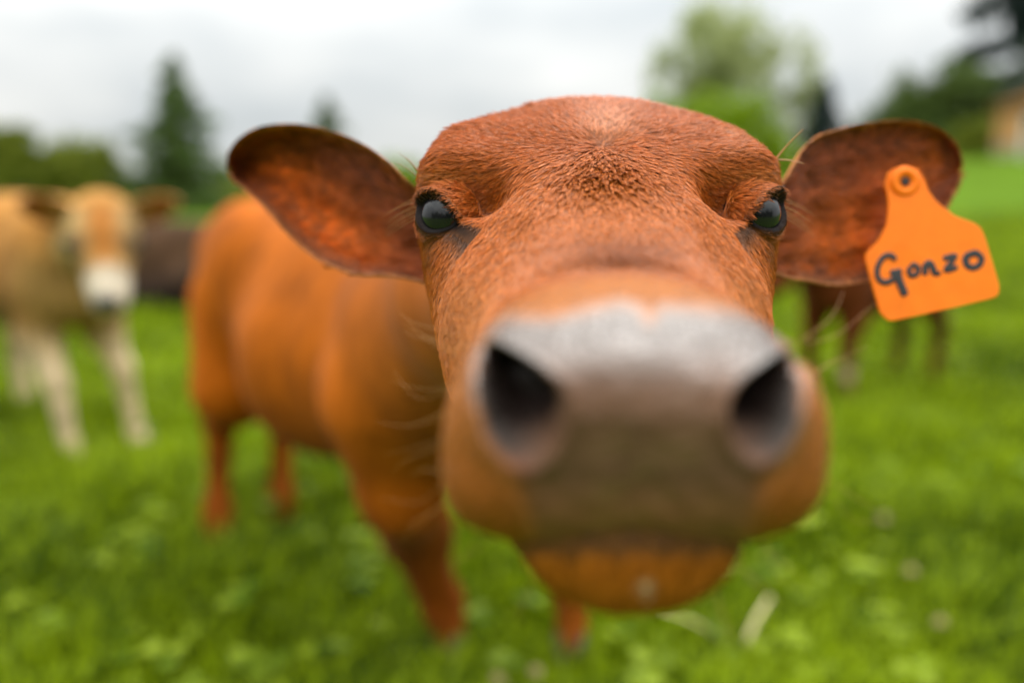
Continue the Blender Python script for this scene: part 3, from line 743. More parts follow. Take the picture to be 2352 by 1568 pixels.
def build_ear(s):
    E = EAR_T[s]; n = 70; m = 34
    up = smooth_curve([uv(*p) for p in E['up']], n); lo = smooth_curve([uv(*p) for p in E['lo']], n)
    tt = np.linspace(-1, 1, m); sv = np.linspace(0, 1, n)
    prof = np.sin(np.clip(sv * 1.02, 0, 1) * math.pi) ** .6
    G = lo[:, None] + (up - lo)[:, None] * ((np.sin(tt * math.pi / 2) + 1) / 2)[None, :, None]
    cup = (1 - np.abs(tt) ** 2.4)
    G[:, :, 2] += ((.030 if s < 0 else .014) * prof + (.012 if s < 0 else .004))[:, None] * cup[None]
    # ridges of the inner ear running towards the tip
    for t0, a_ in ((-.35, .004), (.1, .0035), (.45, .003)):
        G[:, :, 2] -= a_ * (np.exp(-((tt - t0) / .09) ** 2))[None] * (prof * (1 - sv * .6))[:, None]
    rimc = np.exp(-((np.abs(tt) - 1) / .10) ** 2)
    Bk = G.copy(); th = .0025 + .004 * np.sqrt(np.clip(1 - tt ** 2, 0, 1)); Bk[:, :, 2] += th[None]
    cyc = np.concatenate([G, Bk[:, ::-1][:, 1:-1]], 1); nv = cyc.shape[1]
    P = cyc.reshape(-1, 3)
    tip = P.reshape(n, nv, 3)[-1].mean(0)
    Q = grid_faces(n, nv, True)
    sc = np.broadcast_to(sv[:, None], (n, m)); tc_ = np.broadcast_to(tt[None], (n, m))
    inner = np.tile(np.array([.22, .045, .008]), (n, m, 1)).astype(float)
    nz = noise3(G.reshape(-1, 3) * [1, .4, 1], 25, 4 + s).reshape(n, m)
    hot = np.exp(-((sc - .42) / .26) ** 2 - ((tc_ + .25) / .38) ** 2) + .8 * np.exp(-((sc - .62) / .14) ** 2 - ((tc_ - .15) / .25) ** 2)
    inner += (np.array([.80, .17, .008]) - inner) * np.clip(hot * (.72 if s < 0 else .5) + .1 * nz, 0, 1)[..., None]
    inner += (np.array([.20, .075, .03]) - inner) * (np.clip(np.exp(-((tc_ + .8) / .12) ** 2) * .8, 0, 1))[..., None]
    inner += (np.array([.52, .20, .055]) - inner) * np.clip(rimc[None] * .9 + sstep(.96, 1, sc), 0, 1)[..., None]
    bc = np.tile(np.array([.48, .17, .045]), (n, m, 1)).astype(float)
    col = np.concatenate([inner, bc[:, ::-1][:, 1:-1]], 1).reshape(-1, 3)
    return P, Q, np.concatenate([col, np.zeros((len(col), 1))], 1), G, inner
EARS = {s: build_ear(s) for s in (-1, 1)}

# torso, neck and legs, in metres on the field
hoof = {'fr': ground_at(1312, 1452, .03), 'fl': ground_at(1030, 1452, .03), 'hl': ground_at(500, 1232, .03), 'hr': ground_at(645, 1195, .03)}
for k in hoof: hoof[k] = np.array([hoof[k][0], hoof[k][1], 0.0])
fl, fr, hl, hr = hoof['fl'], hoof['fr'], hoof['hl'], hoof['hr']
nb = to_world(np.array([.042, .040, .60]))
W_ = lambda x, y, w: at(x, y, w)
Z = np.array([0, 0, 1.0])
TORSO = [
    (nb, (-.02, .88, .74), .080, .100), ((-.02, .88, .74), (-.07, 1.14, .66), .105, .150),
    ((-.07, 1.14, .64), (-.08, 1.24, .52), .145, .115, .08),
    ((-.10, 1.22, .60), (-.33, 1.50, .54), .160, .182, .08), ((-.33, 1.50, .54), (-.49, 1.69, .60), .180, .118, .05),
    ((-.10, 1.22, .70), (-.54, 1.76, .72), .07, .09, .10),
    ((-.54, 1.76, .66), (-.61, 1.86, .68), .135, .115, .08), ((-.59, 1.82, .75), (-.65, 1.90, .71), .07, .07, .08),
    # front legs: shoulder, elbow, knee, pastern
    ((-.20, 1.16, .54), (-.175, 1.20, .38), .090, .060), ((-.175, 1.20, .38), (-.172, fl[1] - .04, .26), .062, .059), ((-.172, fl[1] - .04, .26), (fl[0] - .02, fl[1] + .01, .09), .056, .036), ((fl[0], fl[1] + .01, .09), (fl[0], fl[1] - .02, .03), .026, .032),
    ((.03, 1.24, .54), (.07, 1.27, .38), .080, .058), ((.07, 1.27, .38), (fr[0], fr[1], .24), .045, .028), ((fr[0], fr[1], .24), (fr[0], fr[1] + .01, .09), .026, .019), ((fr[0], fr[1] + .01, .09), (fr[0], fr[1] - .02, .03), .025, .031),
    # hind legs: thigh, stifle, hock, pastern
    ((-.59, 1.76, .60), (-.61, 1.70, .43), .125, .088, .025), ((-.61, 1.70, .43), (hl[0], hl[1] + .07, .31), .070, .034), ((hl[0], hl[1] + .07, .31), (hl[0], hl[1] + .01, .09), .034, .025), ((hl[0], hl[1] + .01, .09), (hl[0] + .01, hl[1] - .02, .03), .026, .032),
    ((-.52, 1.86, .60), (-.50, 1.80, .45), .105, .07, .06), ((-.50, 1.80, .45), (hr[0], hr[1] + .07, .31), .058, .034), ((hr[0], hr[1] + .07, .31), (hr[0], hr[1] + .01, .09), .032, .024), ((hr[0], hr[1] + .01, .09), (hr[0] + .01, hr[1] - .02, .03), .025, .031),
    # tail
    ((-.675, 1.94, .72), (-.70, 1.98, .45), .028, .018, .02), ((-.70, 1.98, .45), (-.695, 1.98, .30), .018, .028, .02)]
TV, TQ = cones_mesh([(np.array(c[0]), np.array(c[1]), *c[2:]) for c in TORSO], .012, .045)
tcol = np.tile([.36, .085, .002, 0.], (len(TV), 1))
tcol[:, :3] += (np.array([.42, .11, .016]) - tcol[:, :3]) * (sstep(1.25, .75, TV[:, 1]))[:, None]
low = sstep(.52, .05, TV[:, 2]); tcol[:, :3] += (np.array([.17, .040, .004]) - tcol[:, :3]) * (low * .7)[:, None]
hp_w, ch_w = to_world(HP), to_world(CPt)
Vs = [hp_w, ch_w]; Qs = [HQ, CQ + len(hp_w)]; Ts = [HT, CT + len(hp_w)]; Cs = [HC, CC]; off = len(hp_w) + len(ch_w)
for s in (-1, 1):
    P, Q, col, G, inner = EARS[s]; Vs.append(to_world(P)); Qs.append(Q + off); Cs.append(col); off += len(P)
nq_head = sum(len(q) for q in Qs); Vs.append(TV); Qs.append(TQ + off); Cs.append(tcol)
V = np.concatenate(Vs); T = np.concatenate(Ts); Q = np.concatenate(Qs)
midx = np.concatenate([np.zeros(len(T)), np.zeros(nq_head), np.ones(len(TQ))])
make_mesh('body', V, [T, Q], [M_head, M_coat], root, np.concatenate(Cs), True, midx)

def uv_ball(c, r, nu=32, nv=48, axis=None, sq=1.0):
    ph = np.linspace(0, math.pi, nu); th = np.linspace(0, 2 * math.pi, nv, endpoint=False)
    V = np.stack(np.broadcast_arrays(np.sin(ph)[:, None] * np.cos(th), np.sin(ph)[:, None] * np.sin(th), np.cos(ph)[:, None] * np.ones(nv)), -1).reshape(-1, 3) * r
    return V + np.asarray(c), grid_faces(nu, nv, True)
for c, R, g, s in EYES:
    v, q = uv_ball(to_world(c), R); make_mesh('eye', v, [q], M_eye, root)
def hoof_mesh(p, yaw, sz=1.0):
    bag = Bag()
    for s in (-1, 1):
        th = np.linspace(0, 2 * math.pi, 14, endpoint=False); rows = []
        for z, r in ((0.0, 1.0), (.015, .97), (.04, .75), (.05, .4)):
            rows.append(np.stack([np.cos(th) * .018 * r + s * .018, np.sin(th) * .033 * r - .01 - (.05 - z) * .3 + .01, np.full(14, z)], -1))
        v = np.stack(rows).reshape(-1, 3) * sz
        R_ = np.array([[math.cos(yaw), -math.sin(yaw), 0], [math.sin(yaw), math.cos(yaw), 0], [0, 0, 1]])
        bag.add(v @ R_.T + p, None, grid_faces(4, 14, True))
    return bag
for k in hoof: hoof_mesh(hoof[k] + [0, -.02, 0], -.2).build('hoof', M_hoof, root)

# fur: real strands, lying along a flow field and gathered in small locks
def fur(name, Pv, Q, n, dens, length, flow, tint, lift, clump=.0018, stray=.3, rad=.00012, seed=3, npt=5, parent=None, orient=None):
    rg = np.random.default_rng(seed)
    a, b_, c, d = [Pv[Q[:, i]] for i in range(4)]
    nrm = np.cross(c - a, d - b_); ar = .5 * np.linalg.norm(nrm, axis=1); nrm /= np.linalg.norm(nrm, axis=1, keepdims=True) + 1e-12
    if orient is not None: nrm *= np.sign(((nrm * orient(.25 * (a + b_ + c + d))).sum(1) * ar).sum())
    pr = ar * dens[Q].mean(1); pr /= pr.sum()
    f = rg.choice(len(Q), n, p=pr); x, y = rg.random(n)[:, None], rg.random(n)[:, None]
    P = (a[f] * (1 - x) + b_[f] * x) * (1 - y) + (d[f] * (1 - x) + c[f] * x) * y
    vn = np.zeros_like(Pv); 
    for i in range(4): np.add.at(vn, Q[:, i], nrm * ar[:, None])
    vn /= np.linalg.norm(vn, axis=1, keepdims=True) + 1e-12
    Nn = vn[Q[f]].mean(1); Nn /= np.linalg.norm(Nn, axis=1, keepdims=True) + 1e-9
    L = length[Q[f]].mean(1) * (.7 + .6 * rg.random(n)); tc_ = tint[Q[f]].mean(1)
    lf = lift[Q[f]].mean(1)
    D = flow(P); D -= (D * Nn).sum(1, keepdims=True) * Nn; D /= np.linalg.norm(D, axis=1, keepdims=True) + 1e-9
    # locks
    nc = max(50, int(ar.sum() / clump ** 2)); ci = rg.integers(0, n, min(nc, n // 6))
    kd = kdtree.KDTree(len(ci))
    for i, k in enumerate(ci): kd.insert(P[k], i)
    kd.balance()
    own = np.array([kd.find(p)[1] for p in P])
    ang = rg.normal(0, .16, len(ci)); lfr = rg.normal(1, .35, len(ci)).clip(.3, 2.0); lenr = rg.normal(1, .18, len(ci)).clip(.5, 1.5); val = rg.normal(1, .08, len(ci)).clip(.6, 1.4)
    Bn = np.cross(Nn, D); an = (ang[own] + rg.normal(0, .12, n))[:, None]
    D = D * np.cos(an) + Bn * np.sin(an)
    L = L * lenr[own]; lf = np.clip(lf * lfr[own] + rg.normal(0, .05, n), .02, 1.4)[:, None]
    s = np.linspace(0, 1, npt)
    root_c, Dc, Lc = P[ci][own], D[ci][own], L[ci][own]; Nc = Nn[ci][own]; lfc = lf[ci][own]
    pts = []
    st = np.where(rg.random(n) < stray, .25, .86)[:, None]
    for t_ in s:
        q = P + L[:, None] * (D * t_ * (1 - .35 * lf) + Nn * (lf * (t_ - .45 * t_ * t_))) + Nn * .0001
        qc = root_c + Lc[:, None] * (Dc * t_ * (1 - .35 * lfc) + Nc * (lfc * (t_ - .45 * t_ * t_)))
        pts.append(q + (qc - q) * st * t_ ** 1.2)
    X = np.stack(pts, 1)
    if parent is not None: X = X - np.array(parent.location)
    cu = bpy.data.hair_curves.new(name); cu.add_curves([npt] * n)
    cu.attributes['position'].data.foreach_set('vector', X.reshape(-1).astype(np.float32))
    ra = cu.attributes.new('radius', 'FLOAT', 'POINT')
    ra.data.foreach_set('value', np.tile(rad * np.array([1, 1, .9, .65, .15])[:npt], n).astype(np.float32))
    ta = cu.attributes.new('tint', 'FLOAT_COLOR', 'CURVE'); cc = np.ones((n, 4), np.float32)
    cc[:, :3] = np.clip(tc_[:, :3] * (val[own] * rg.normal(1, .1, n))[:, None], 0, 1)
    ta.data.foreach_set('color', cc.reshape(-1))
    cu.materials.append(M_hair)
    o = bpy.data.objects.new(name, cu); C.objects.link(o); o.parent = parent
    o['kind'] = 'stuff'
    return o
hw = HP[:, 2]; hx, hy = px_of(HP)
dens = (1 - sstep(.1, .5, LEATH)) * (1 - sstep(.1, .5, eyemask)) * (hw < .60) * np.where(hw < .30, .55, 1.0) * np.where(HP[:, 1] < -.03, np.where(hw > .3, .2, 1), 1)
dens[-1] = 0
tuft = np.exp(-((hx - 1400) / 110) ** 2 - ((hy - 410) / 45) ** 2) * (hw > .36)
length = np.full(len(HP), .0066); length = np.where(hw < .32, .003, length) + .001 * tuft
length = length * lerp(1, .45, sstep(.05, .5, lidmask)); length = np.where(hw > .46, length * 1.25, length)
lift = np.full(len(HP), .095) + .40 * tuft + .08 * sstep(.35, .39, hw)
WH = to_world(uv(1383, 352, .44)); NOSE = to_world(uv(1462, 960, .23)); CEN = to_world(np.array([.047, .0, .40]))
def head_flow(P):
    d = P - WH; r = np.linalg.norm(d, axis=1, keepdims=True)
    sw = np.stack([-d[:, 2], np.zeros(len(P)), d[:, 0]], -1)
    fl_ = d / (r + .003) + .35 * sw / (r + .01) * np.exp(-r / .02)
    back = F_AX * .9 + (P - NOSE) / .08 * .4           # on the muzzle the coat runs back from the nose
    m = sstep(.34, .28, (P - [0, 0, CAM_H]) @ F_AX)[:, None]
    return fl_ * (1 - m) + back * m
outw = lambda Pm: Pm - (CEN + np.clip(((Pm - CEN) @ F_AX), -.14, .2)[:, None] * F_AX)
root_o = root
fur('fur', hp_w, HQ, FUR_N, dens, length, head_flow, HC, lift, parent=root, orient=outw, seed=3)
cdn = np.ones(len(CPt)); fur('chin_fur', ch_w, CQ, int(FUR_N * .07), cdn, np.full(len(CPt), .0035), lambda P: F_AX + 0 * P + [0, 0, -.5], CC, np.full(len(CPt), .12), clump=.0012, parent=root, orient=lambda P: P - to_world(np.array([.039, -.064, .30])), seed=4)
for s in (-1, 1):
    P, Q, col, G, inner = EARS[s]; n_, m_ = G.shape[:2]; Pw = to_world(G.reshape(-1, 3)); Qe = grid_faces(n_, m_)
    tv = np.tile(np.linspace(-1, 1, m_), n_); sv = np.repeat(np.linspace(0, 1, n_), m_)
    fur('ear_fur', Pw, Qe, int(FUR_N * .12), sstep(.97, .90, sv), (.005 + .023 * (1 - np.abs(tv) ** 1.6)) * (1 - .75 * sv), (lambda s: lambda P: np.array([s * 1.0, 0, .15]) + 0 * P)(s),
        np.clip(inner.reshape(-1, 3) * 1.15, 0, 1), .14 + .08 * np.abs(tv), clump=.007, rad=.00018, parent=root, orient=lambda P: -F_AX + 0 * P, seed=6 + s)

# whiskers and long brow hairs
def strand(bag, a, b_, bow, r):
    a, b_ = np.array(a, float), np.array(b_, float); mid = (a + b_) / 2 + np.array(bow)
    v, t_, q = tube(smooth_curve([a, mid, b_], 9), np.linspace(r, r * .25, 9), 5); bag.add(v, t_, q)
bag = Bag(); rg = np.random.default_rng(11)
LW = [((1075, 808, .30), (905, 752, .33)), ((1050, 770, .32), (930, 745, .36)), ((1050, 880, .30), (880, 880, .34)), ((1040, 940, .29), (900, 960, .33)), ((1030, 1010, .285), (870, 1045, .33)),
      ((1035, 1080, .28), (900, 1130, .31)), ((1050, 1140, .275), (930, 1215, .30)), ((1110, 1200, .275), (1030, 1330, .29)), ((1840, 780, .30), (1985, 700, .34)), ((1870, 860, .30), (1990, 800, .34)),
      ((1885, 1100, .28), (2010, 1180, .31)), ((1750, 1250, .27), (1870, 1360, .29)), ((1700, 1290, .27), (1800, 1420, .28)), ((1240, 1300, .27), (1150, 1420, .28)), ((1640, 1350, .27), (1700, 1460, .28)), ((1300, 1380, .27), (1290, 1480, .28))]
for a, b_ in LW:
    for k in range(2):
        j1, j2 = rg.normal(0, 9, 2), rg.normal(0, 22, 2)
        strand(bag, at(a[0] + j1[0], a[1] + j1[1], a[2] + .004), at(b_[0] + j2[0], b_[1] + j2[1], b_[2]), rg.normal(0, .003, 3) + [0, 0, -.003], .00010 + .00008 * rg.random())
wk = bag.build('whisker', M_whisk, root); wk['kind'] = 'stuff'
bag = Bag()
for a, b_, r in [((1772, 378, .462), (1845, 297, .455), .0007), ((1768, 368, .465), (1848, 376, .455), .0006), ((962, 395, .465), (930, 360, .46), .0003), ((965, 400, .465), (915, 350, .46), .00025), ((958, 405, .465), (905, 372, .46), .00025)]:
    strand(bag, at(*a), at(*b_), (0, 0, .001), r)
for s, x0 in ((-1, 960), (1, 1796)):
    for k in range(8):
        y0 = 455 + k * 6; a = at(x0 + s * -4 + s * rg.normal(0, 3), y0, .455); strand(bag, a, a + to_world(np.array([s * (.018 + .004 * rg.random()), -.008 - .0006 * k, .004])) - [0, 0, CAM_H], (0, 0, .001), .00016)
bw = bag.build('lash', M_whisk, root); bw['kind'] = 'stuff'

# ------------------------------------------------------------------ ear tag
def ear_tag():
    w0 = .536
    out_px = [(2078, 378), (2108, 387), (2124, 412), (2133, 440), (2152, 466), (2190, 496), (2235, 512), (2252, 524), (2262, 548), (2289, 655), (2286, 676), (2268, 686), (2042, 737), (2024, 734), (2010, 716),
              (1985, 598), (1988, 581), (2014, 555), (2033, 520), (2040, 480), (2040, 450), (2036, 425), (2044, 395)]
    base = at(2078, 418, w0)
    troot = empty('ear_tag', base, 'orange plastic ear tag with a handwritten black name, pinned through the red calf\'s ear', 'ear tag')
    pl = np.array(out_px, float); n = len(pl)
    t_ = np.linspace(0, n, 160, endpoint=False); i = t_.astype(int); f = (t_ - i)[:, None]
    p0, p1, p2, p3 = pl[(i - 1) % n], pl[i % n], pl[(i + 1) % n], pl[(i + 2) % n]
    S = .5 * (2 * p1 + (p2 - p0) * f + (2 * p0 - 5 * p1 + 4 * p2 - p3) * f ** 2 + (3 * p1 - p0 - 3 * p2 + p3) * f ** 3)
    L = (S + 2 * (pl[i % n] * (1 - f) + pl[(i + 1) % n] * f)) / 3
    def depth(x, y): return w0 - .010 * ((y - 418) / 320) + .004 * ((x - 2130) / 150) ** 2
    import bmesh
    bm = bmesh.new(); vs_ = [bm.verts.new(Vector(uv(x, y, w0))) for x, y in L]
    face = bm.faces.new(vs_)
    r = bmesh.ops.extrude_face_region(bm, geom=[face]); ev = [g for g in r['geom'] if isinstance(g, bmesh.types.BMVert)]
    bmesh.ops.translate(bm, verts=ev, vec=(0, 0, .0022))
    rim = [e for e in bm.edges if len(e.link_faces) == 2 and any(len(f_.verts) > 10 for f_ in e.link_faces)]
    bmesh.ops.bevel(bm, geom=rim, offset=.0007, segments=2, affect='EDGES', profile=.6)
    bmesh.ops.triangulate(bm, faces=[f_ for f_ in bm.faces if len(f_.verts) > 4], quad_method='BEAUTY', ngon_method='EAR_CLIP')
    big = [e for e in bm.edges if e.calc_length() > .006]
    bmesh.ops.subdivide_edges(bm, edges=big, cuts=3, use_grid_fill=False)
    bmesh.ops.triangulate(bm, faces=bm.faces[:])
    for v in bm.verts:
        x = 1176 + F * v.co.x / w0; y = 784 - F * v.co.y / w0
        v.co.z += depth(x, y) - w0
        v.co = Vector(to_world(np.array(v.co))) - Vector(base)
    bmesh.ops.recalc_face_normals(bm, faces=bm.faces)
    me = bpy.data.meshes.new('plate'); bm.to_mesh(me); bm.free(); me.materials.append(M_tag)
    for p in me.polygons: p.use_smooth = False
    o = bpy.data.objects.new('plate', me); C.objects.link(o); o.parent = troot
    # raised collar round the pin hole, dark stud inside
    th = np.linspace(0, 2 * math.pi, 41)[:-1]; rows = []
    for r, h in ((.0098, 0), (.0098, .0012), (.0088, .0020), (.0050, .0022), (.0042, .0012), (.0036, .0004), (.0, .0004)):
        rows.append(np.stack([np.cos(th) * r, np.sin(th) * r, np.full(40, -h)], -1))
    c = uv(2078, 418, depth(2078, 418)); V = to_world(np.stack(rows).reshape(-1, 3) + c)
    make_mesh('collar', V, [grid_faces(7, 40, True)], M_tag, troot)
    rows = [np.stack([np.cos(th) * r, np.sin(th) * r, np.full(40, -h)], -1) for r, h in ((.0030, .0), (.0030, .0014), (.0022, .0017), (0, .0012))]
    make_mesh('stud', to_world(np.stack(rows).reshape(-1, 3) + c), [grid_faces(4, 40, True)], M_pin, troot)
    bag = Bag(); v, t_, q = tube(to_world(np.array([c + [0, 0, .001], c + [0, 0, .012], c + [0, 0, .024]])), .0032, 12); bag.add(v, t_, q); bag.build('pin', M_tag, troot)
    # handwriting
    X = lambda p: (1776 + .5078 * p[0], 245 + .5078 * p[1])
    strokes = [([(556, 692), (530, 672), (500, 680), (478, 712), (470, 750), (480, 782), (508, 795), (540, 782), (556, 752)], 6.0), ([(528, 752), (556, 748), (582, 742)], 6.5), ([(560, 745), (570, 785), (584, 820), (598, 855)], 8.5),
               ([(622, 722), (640, 716), (656, 732), (650, 756), (630, 764), (614, 748), (622, 722)], 5.5),
               ([(684, 712), (688, 738), (684, 762)], 6.5), ([(686, 722), (706, 708), (720, 724), (728, 748), (742, 752), (746, 742)], 7.5),
               ([(768, 690), (796, 680), (822, 676), (806, 704), (782, 738), (808, 734), (836, 724)], 6.5),
               ([(896, 664), (872, 684), (876, 716), (904, 730), (934, 716), (942, 686), (920, 664), (892, 668)], 8.0), ([(934, 684), (950, 690), (944, 700)], 5)]
    for pts, wd in strokes:
        p = smooth_curve([(*X(q), 0) for q in pts], len(pts) * 6)[:, :2]; tn = np.gradient(p, axis=0); tn /= np.linalg.norm(tn, axis=1, keepdims=True) + 1e-9
        nn = np.stack([-tn[:, 1], tn[:, 0]], -1); k = len(p); hw_ = wd * .5 * 2.2 * np.interp(np.arange(k), [0, 2, k - 3, k - 1], [.5, 1, 1, .5])[:, None]
        rows = []
        for side, h in ((-1, 0), (-.8, .00022), (0, .0003), (.8, .00022), (1, 0)):
            q = p + nn * hw_ * side; rows.append(np.stack([uv(x, y, depth(x, y) - .00012 - h) for x, y in q]))
        G = np.stack(rows, 1); make_mesh('letter', to_world(G.reshape(-1, 3)), [grid_faces(k, 5)], M_ink, troot)
ear_tag()

# ------------------------------------------------------------------ the other calves
def other_calf(label, pos, yaw, sc, head_dir, palette, seed=1, neck_up=.0, lying=False, legs=None, group='calves standing in the pasture'):
    """x forward, z up, hooves at z = 0; palette(P, info) gives the coat colours"""
    root = empty('calf', (*pos[:2], float(terrain(pos[0], pos[1]))), label, 'calf', group)
    cy_, sy_ = math.cos(yaw), math.sin(yaw); R_ = np.array([[cy_, -sy_, 0], [sy_, cy_, 0], [0, 0, 1]]); base = np.array(root.location)
    H = np.array([.52, 0, .80 + neck_up]); hd = np.array(head_dir, float); hd /= np.linalg.norm(hd)
    sd_ = np.cross([0, 0, 1], hd); sd_ /= np.linalg.norm(sd_); up = np.cross(hd, sd_)
    drop = .42 if lying else 0
    D = np.array([0, 0, -drop])
    cs = [((-.36, 0, .62), (-.05, 0, .57), .155, .180, .08), ((-.05, 0, .57), (.26, 0, .58), .180, .150, .08), ((-.42, 0, .70), (.22, 0, .72), .075, .065, .1), ((-.42, 0, .64), (-.46, 0, .66), .12, .11, .08),
          ((.26, 0, .64), H - [.02, 0, .02], .13, .085, .06), ((.30, 0, .58), (.34, 0, .52), .12, .09, .06)]
    cs = [(np.array(c[0]) + D, np.array(c[1]) + D, *c[2:]) for c in cs]; H = H + D
    fr_ = H + hd * .02
    cs += [(H, H + hd * .07, .088, .082, .04), (H + hd * .07, H + hd * .19 - up * .015, .078, .052, .03), (H + hd * .19 - up * .015, H + hd * .245 - up * .02, .052, .050, .03),
           (H - up * .03, H + hd * .18 - up * .05, .060, .040, .03)]
    for s in (-1, 1): cs.append((H + sd_ * s * .05 + up * .03 + hd * .08, H + sd_ * s * .055 + up * .03 + hd * .09, .03, .028, .02))
    hoofs = []
    legs = legs or {}
    if not lying:
        for k, (x, s) in {'fl': (.26, 1), 'fr': (.26, -1), 'hl': (-.42, 1), 'hr': (-.42, -1)}.items():
            dx, dy = legs.get(k, (0, 0)); y = s * .095
            if k[0] == 'f':
                kn = np.array([x + .02 + dx * .5, y + dy * .5, .27]); ft = np.array([x + dx, y + dy, .08])
                cs += [((x, y * .9, .52), (x - .01, y, .40), .085, .062, .05), ((x - .01, y, .40), kn, .055, .036, .03), (kn, ft, .034, .024, .02), (ft, ft + [.02, 0, -.05], .026, .03, .02)]
            else:
                hk = np.array([x - .05 + dx * .6, y + dy * .5, .30]); ft = np.array([x - .02 + dx, y + dy, .08])
                cs += [((x + .03, y * .8, .56), (x + .08, y, .42), .12, .075, .05), ((x + .08, y, .42), hk, .062, .036, .03), (hk, ft, .034, .025, .02), (ft, ft + [.02, 0, -.05], .027, .03, .02)]
            hoofs.append(np.array([ft[0] + .02, ft[1], 0]))
    else:
        for s in (-1, 1):
            cs += [((.24, s * .12, .12), (.42, s * .13, .08), .06, .045, .04), ((.42, s * .13, .06), (.26, s * .16, .04), .04, .03, .03), ((-.32, s * .14, .14), (-.05, s * .18, .08), .11, .05, .05), ((-.05, s * .18, .06), (-.25, s * .2, .04), .04, .03, .03)]
    cs += [(np.array((-.55, 0, .68)) + D, np.array((-.60, 0, .40)) + D * .5, .028, .016, .02), (np.array((-.60, 0, .40)) + D * .5, np.array((-.59, 0, .28)) + D * .5, .017, .028, .02)]
    V, Q = cones_mesh(cs, .0145, .04)
    V = V * [1, .95, 1]
    info = dict(H=H, hd=hd, sd=sd_, up=up)
    bag = Bag(); bag.add(V, None, Q, palette(V, info))
    for s in (-1, 1):                                            # leaf shaped ears
        n = 16; m = 9; sv = np.linspace(0, 1, n); tt = np.linspace(-1, 1, m)
        wd = .052 * np.sin(np.clip(sv * .96 + .06, 0, 1) * math.pi) ** .6
        c0 = H + sd_ * s * .06 + up * .035 + hd * .0
        G = c0 + (sd_ * s)[None, None] * (sv * .135)[:, None, None] + up[None, None] * (tt[None, :] * wd[:, None] - .0 * sv[:, None])[..., None] + hd[None, None] * (-.02 * (1 - tt ** 2)[None] * np.ones((n, 1)) - .03 * sv[:, None])[..., None] * np.ones(3)
        G2 = G[:, ::-1][:, 1:-1] - hd * .010
        A = np.concatenate([G, G2], 1); nv = A.shape[1]; pc = palette(A.reshape(-1, 3), dict(info, ear=True))
        bag.add(A.reshape(-1, 3), None, grid_faces(n, nv, True), pc)
    W = lambda P: (np.asarray(P) * sc) @ R_.T + base
    bag.V = [W(v) for v in bag.V]
    bag.build('body', M_coat, root)
    for s in (-1, 1):
        v, q = uv_ball(W(H + sd_ * s * .078 + up * .022 + hd * .095), .017 * sc, 14, 20); make_mesh('eye', v, [q], M_eye, root)
    nc = H + hd * .272 - up * .004                                # nose leather with nostril dents
    v, q = uv_ball((0, 0, 0), 1, 16, 24); vv = v[:, 0:1] * sd_ * .030 + v[:, 1:2] * up * .022 + v[:, 2:3] * hd * .024
    make_mesh('nose', W(nc + vv), [q], M_nose, root)
    for p in hoofs: hoof_mesh(np.zeros(3), 0); b_ = hoof_mesh(np.zeros(3), math.pi / 2 + yaw, sc); b_.V = [v + W(p) for v in b_.V]; b_.build('hoof', M_hoof, root)
    return root
M_nose = plain('nose_leather', (0.03, 0.028, 0.03), 0.35, 0.3, 60)

def pal_pale(P, i):
    n = len(P); H, hd, sd_, up = i['H'], i['hd'], i['sd'], i['up']
    c = np.tile([.42, .19, .045], (n, 1)).astype(float)
    def mx(col, m): c[:] = c + (np.array(col) - c) * np.clip(m, 0, 1)[:, None]
    mx((.50, .22, .045), sstep(.55, .75, P[:, 2])); mx((.40, .24, .09), sstep(.56, .42, P[:, 2]) * (P[:, 0] < .15))
    mx((.92, .68, .40), sstep(.46, .30, P[:, 2])); mx((.54, .31, .10), sstep(.22, .36, P[:, 0]) * sstep(.70, .55, P[:, 2]))
    mx((.95, .72, .44), sstep(.46, .30, P[:, 2]))
    q = P - H; a = q @ hd; l = q @ sd_; u_ = q @ up
    head = sstep(-.02, .03, a) * sstep(.17, .13, np.linalg.norm(q - a[:, None] * hd, axis=1)) * sstep(.40, .34, a)
    mx((.52, .31, .11), head); mx((.48, .17, .03), head * np.exp(-(l / .036) ** 2) * sstep(.20, .15, a)); mx((.70, .34, .09), sstep(-.10, .0, a) * sstep(.03, .06, u_) * (1 - head))
    mx((.13, .09, .06), head * np.exp(-((np.abs(l) - .062) / .022) ** 2 - ((a - .115) / .035) ** 2) * .8)
    mx((.78, .66, .50), sstep(.175, .215, a) * head); mx((.60, .42, .20), head * sstep(.03, .07, np.abs(l)) * sstep(.1, .0, a))
    if i.get('ear'): c[:] = (.62, .32, .11); mx((.50, .17, .04), np.exp(-((np.abs(l) - .15) / .03) ** 2))
    return c * .72
def pal_dark(P, i):
    c = np.tile([.060, .030, .014], (len(P), 1)).astype(float)
    c += (np.array([.02, .014, .012]) - c) * sstep(.25, .05, P[:, 2])[:, None]
    return c
def pal_red(P, i):
    c = np.tile([.13, .032, .008], (len(P), 1)).astype(float)
    c += (np.array([.10, .026, .008]) - c) * sstep(.40, .28, P[:, 2])[:, None]
    c += (np.array([.55, .38, .26]) - c) * (np.exp(-((P[:, 2] - .17) / .03) ** 2) * (P[:, 1] > 0) * (P[:, 0] > 0))[:, None]
    return c
def local_dir(d, yaw):
    return (d[0] * math.cos(yaw) + d[1] * math.sin(yaw), -d[0] * math.sin(yaw) + d[1] * math.cos(yaw), d[2])
g1 = ground_at(225, 1040, .03)
yaw = math.atan2(-.42, .52)
other_calf('pale cream and tan calf with a white muzzle and orange blaze', (g1[0] - .27, g1[1] + .20), yaw, 1.06, local_dir((.38, -.80, -.80), yaw), pal_pale, 1, -.08,
           legs={'fl': (.02, .06), 'fr': (.08, .02)})
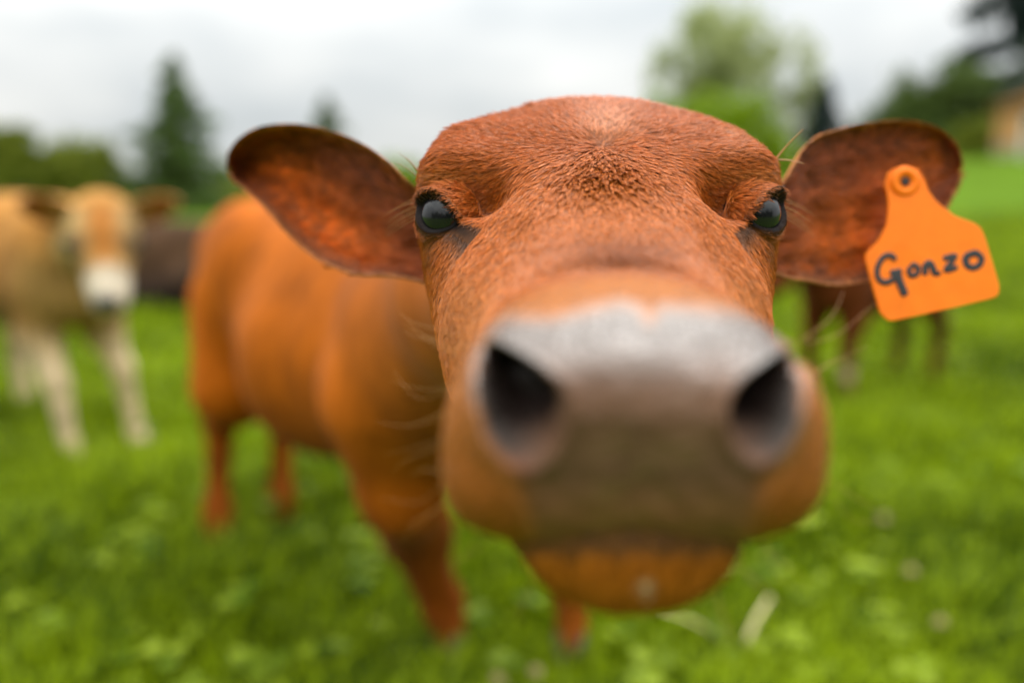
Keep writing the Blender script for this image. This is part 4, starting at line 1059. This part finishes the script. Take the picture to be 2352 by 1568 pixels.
other_calf('dark brown calf lying in the grass behind the pale and the red calf', (-2.45, 5.5), math.pi * .97, 1.62, (1, .2, -.2), pal_dark, 2, -.1, lying=True)
g2 = ground_at(2010, 955, .03)
other_calf('reddish brown calf with dark legs standing behind the tagged ear', (g2[0] + .10, g2[1] + .35), math.radians(215), .92, (.8, -.1, -.45), pal_red, 3, -.12)

# ------------------------------------------------------------------ small things in the grass
M_straw = plain('dry_straw', (0.62, 0.55, 0.25), 0.6, 0.2, 30)
M_petal = plain('clover_flower', (0.40, 0.31, 0.15), 0.7, 0.3, 200)
def stalk(a, b_, r, label):
    a, b_ = np.array(a, float), np.array(b_, float); mid = (a + b_) / 2 + [0, 0, .008]
    v, t_, q = tube(smooth_curve([a, mid, b_], 8), np.linspace(r, r * .6, 8), 6); o = make_mesh('grass_stalk', v, [np.asarray(t_), np.asarray(q)], M_straw)
    tag(o, label, 'stalk', 'dry stalks in the grass')
stalk(ground_at(1712, 1478, .05), ground_at(1768, 1372, .10), .0062, 'thick pale dry stalk leaning in the grass below the right side of the chin')
stalk(ground_at(1520, 1400, .10), ground_at(1660, 1468, .05), .003, 'thin pale stalk lying in the grass just under the calf\'s chin')
for i, (x, y, lab) in enumerate([(2092, 1312, 'round faded clover flower in the grass at lower right, higher of two'), (2160, 1430, 'pinkish clover flower in the grass near the lower right corner'), (2030, 1190, 'yellowish clover flower in the grass beside the right cheek'),
                                  (1230, 1545, 'yellow tinged clover flower at the bottom edge under the chin'), (1145, 1562, 'rust coloured clover flower half hidden at the bottom edge')]):
    g = ground_at(x, y, .10); fr0 = empty('clover_flower', (g[0], g[1], 0), lab, 'flower', 'clover flowers in the grass')
    bag = Bag(); rg = np.random.default_rng(50 + i)
    for k in range(46):
        d = rg.normal(size=3); d[2] = abs(d[2]) - .25; d /= np.linalg.norm(d)
        v, t_, q = tube([np.array(g), g + d * .008, g + d * .012], [.0006, .0018, .0006], 5); bag.add(v, t_, q)
    bag.build('blossom', M_petal, fr0)
    v, t_, q = tube([[g[0], g[1] + .01, 0], [g[0], g[1], .05], g], .0014, 5); make_mesh('stem', v, [t_, q], M_grass, fr0)
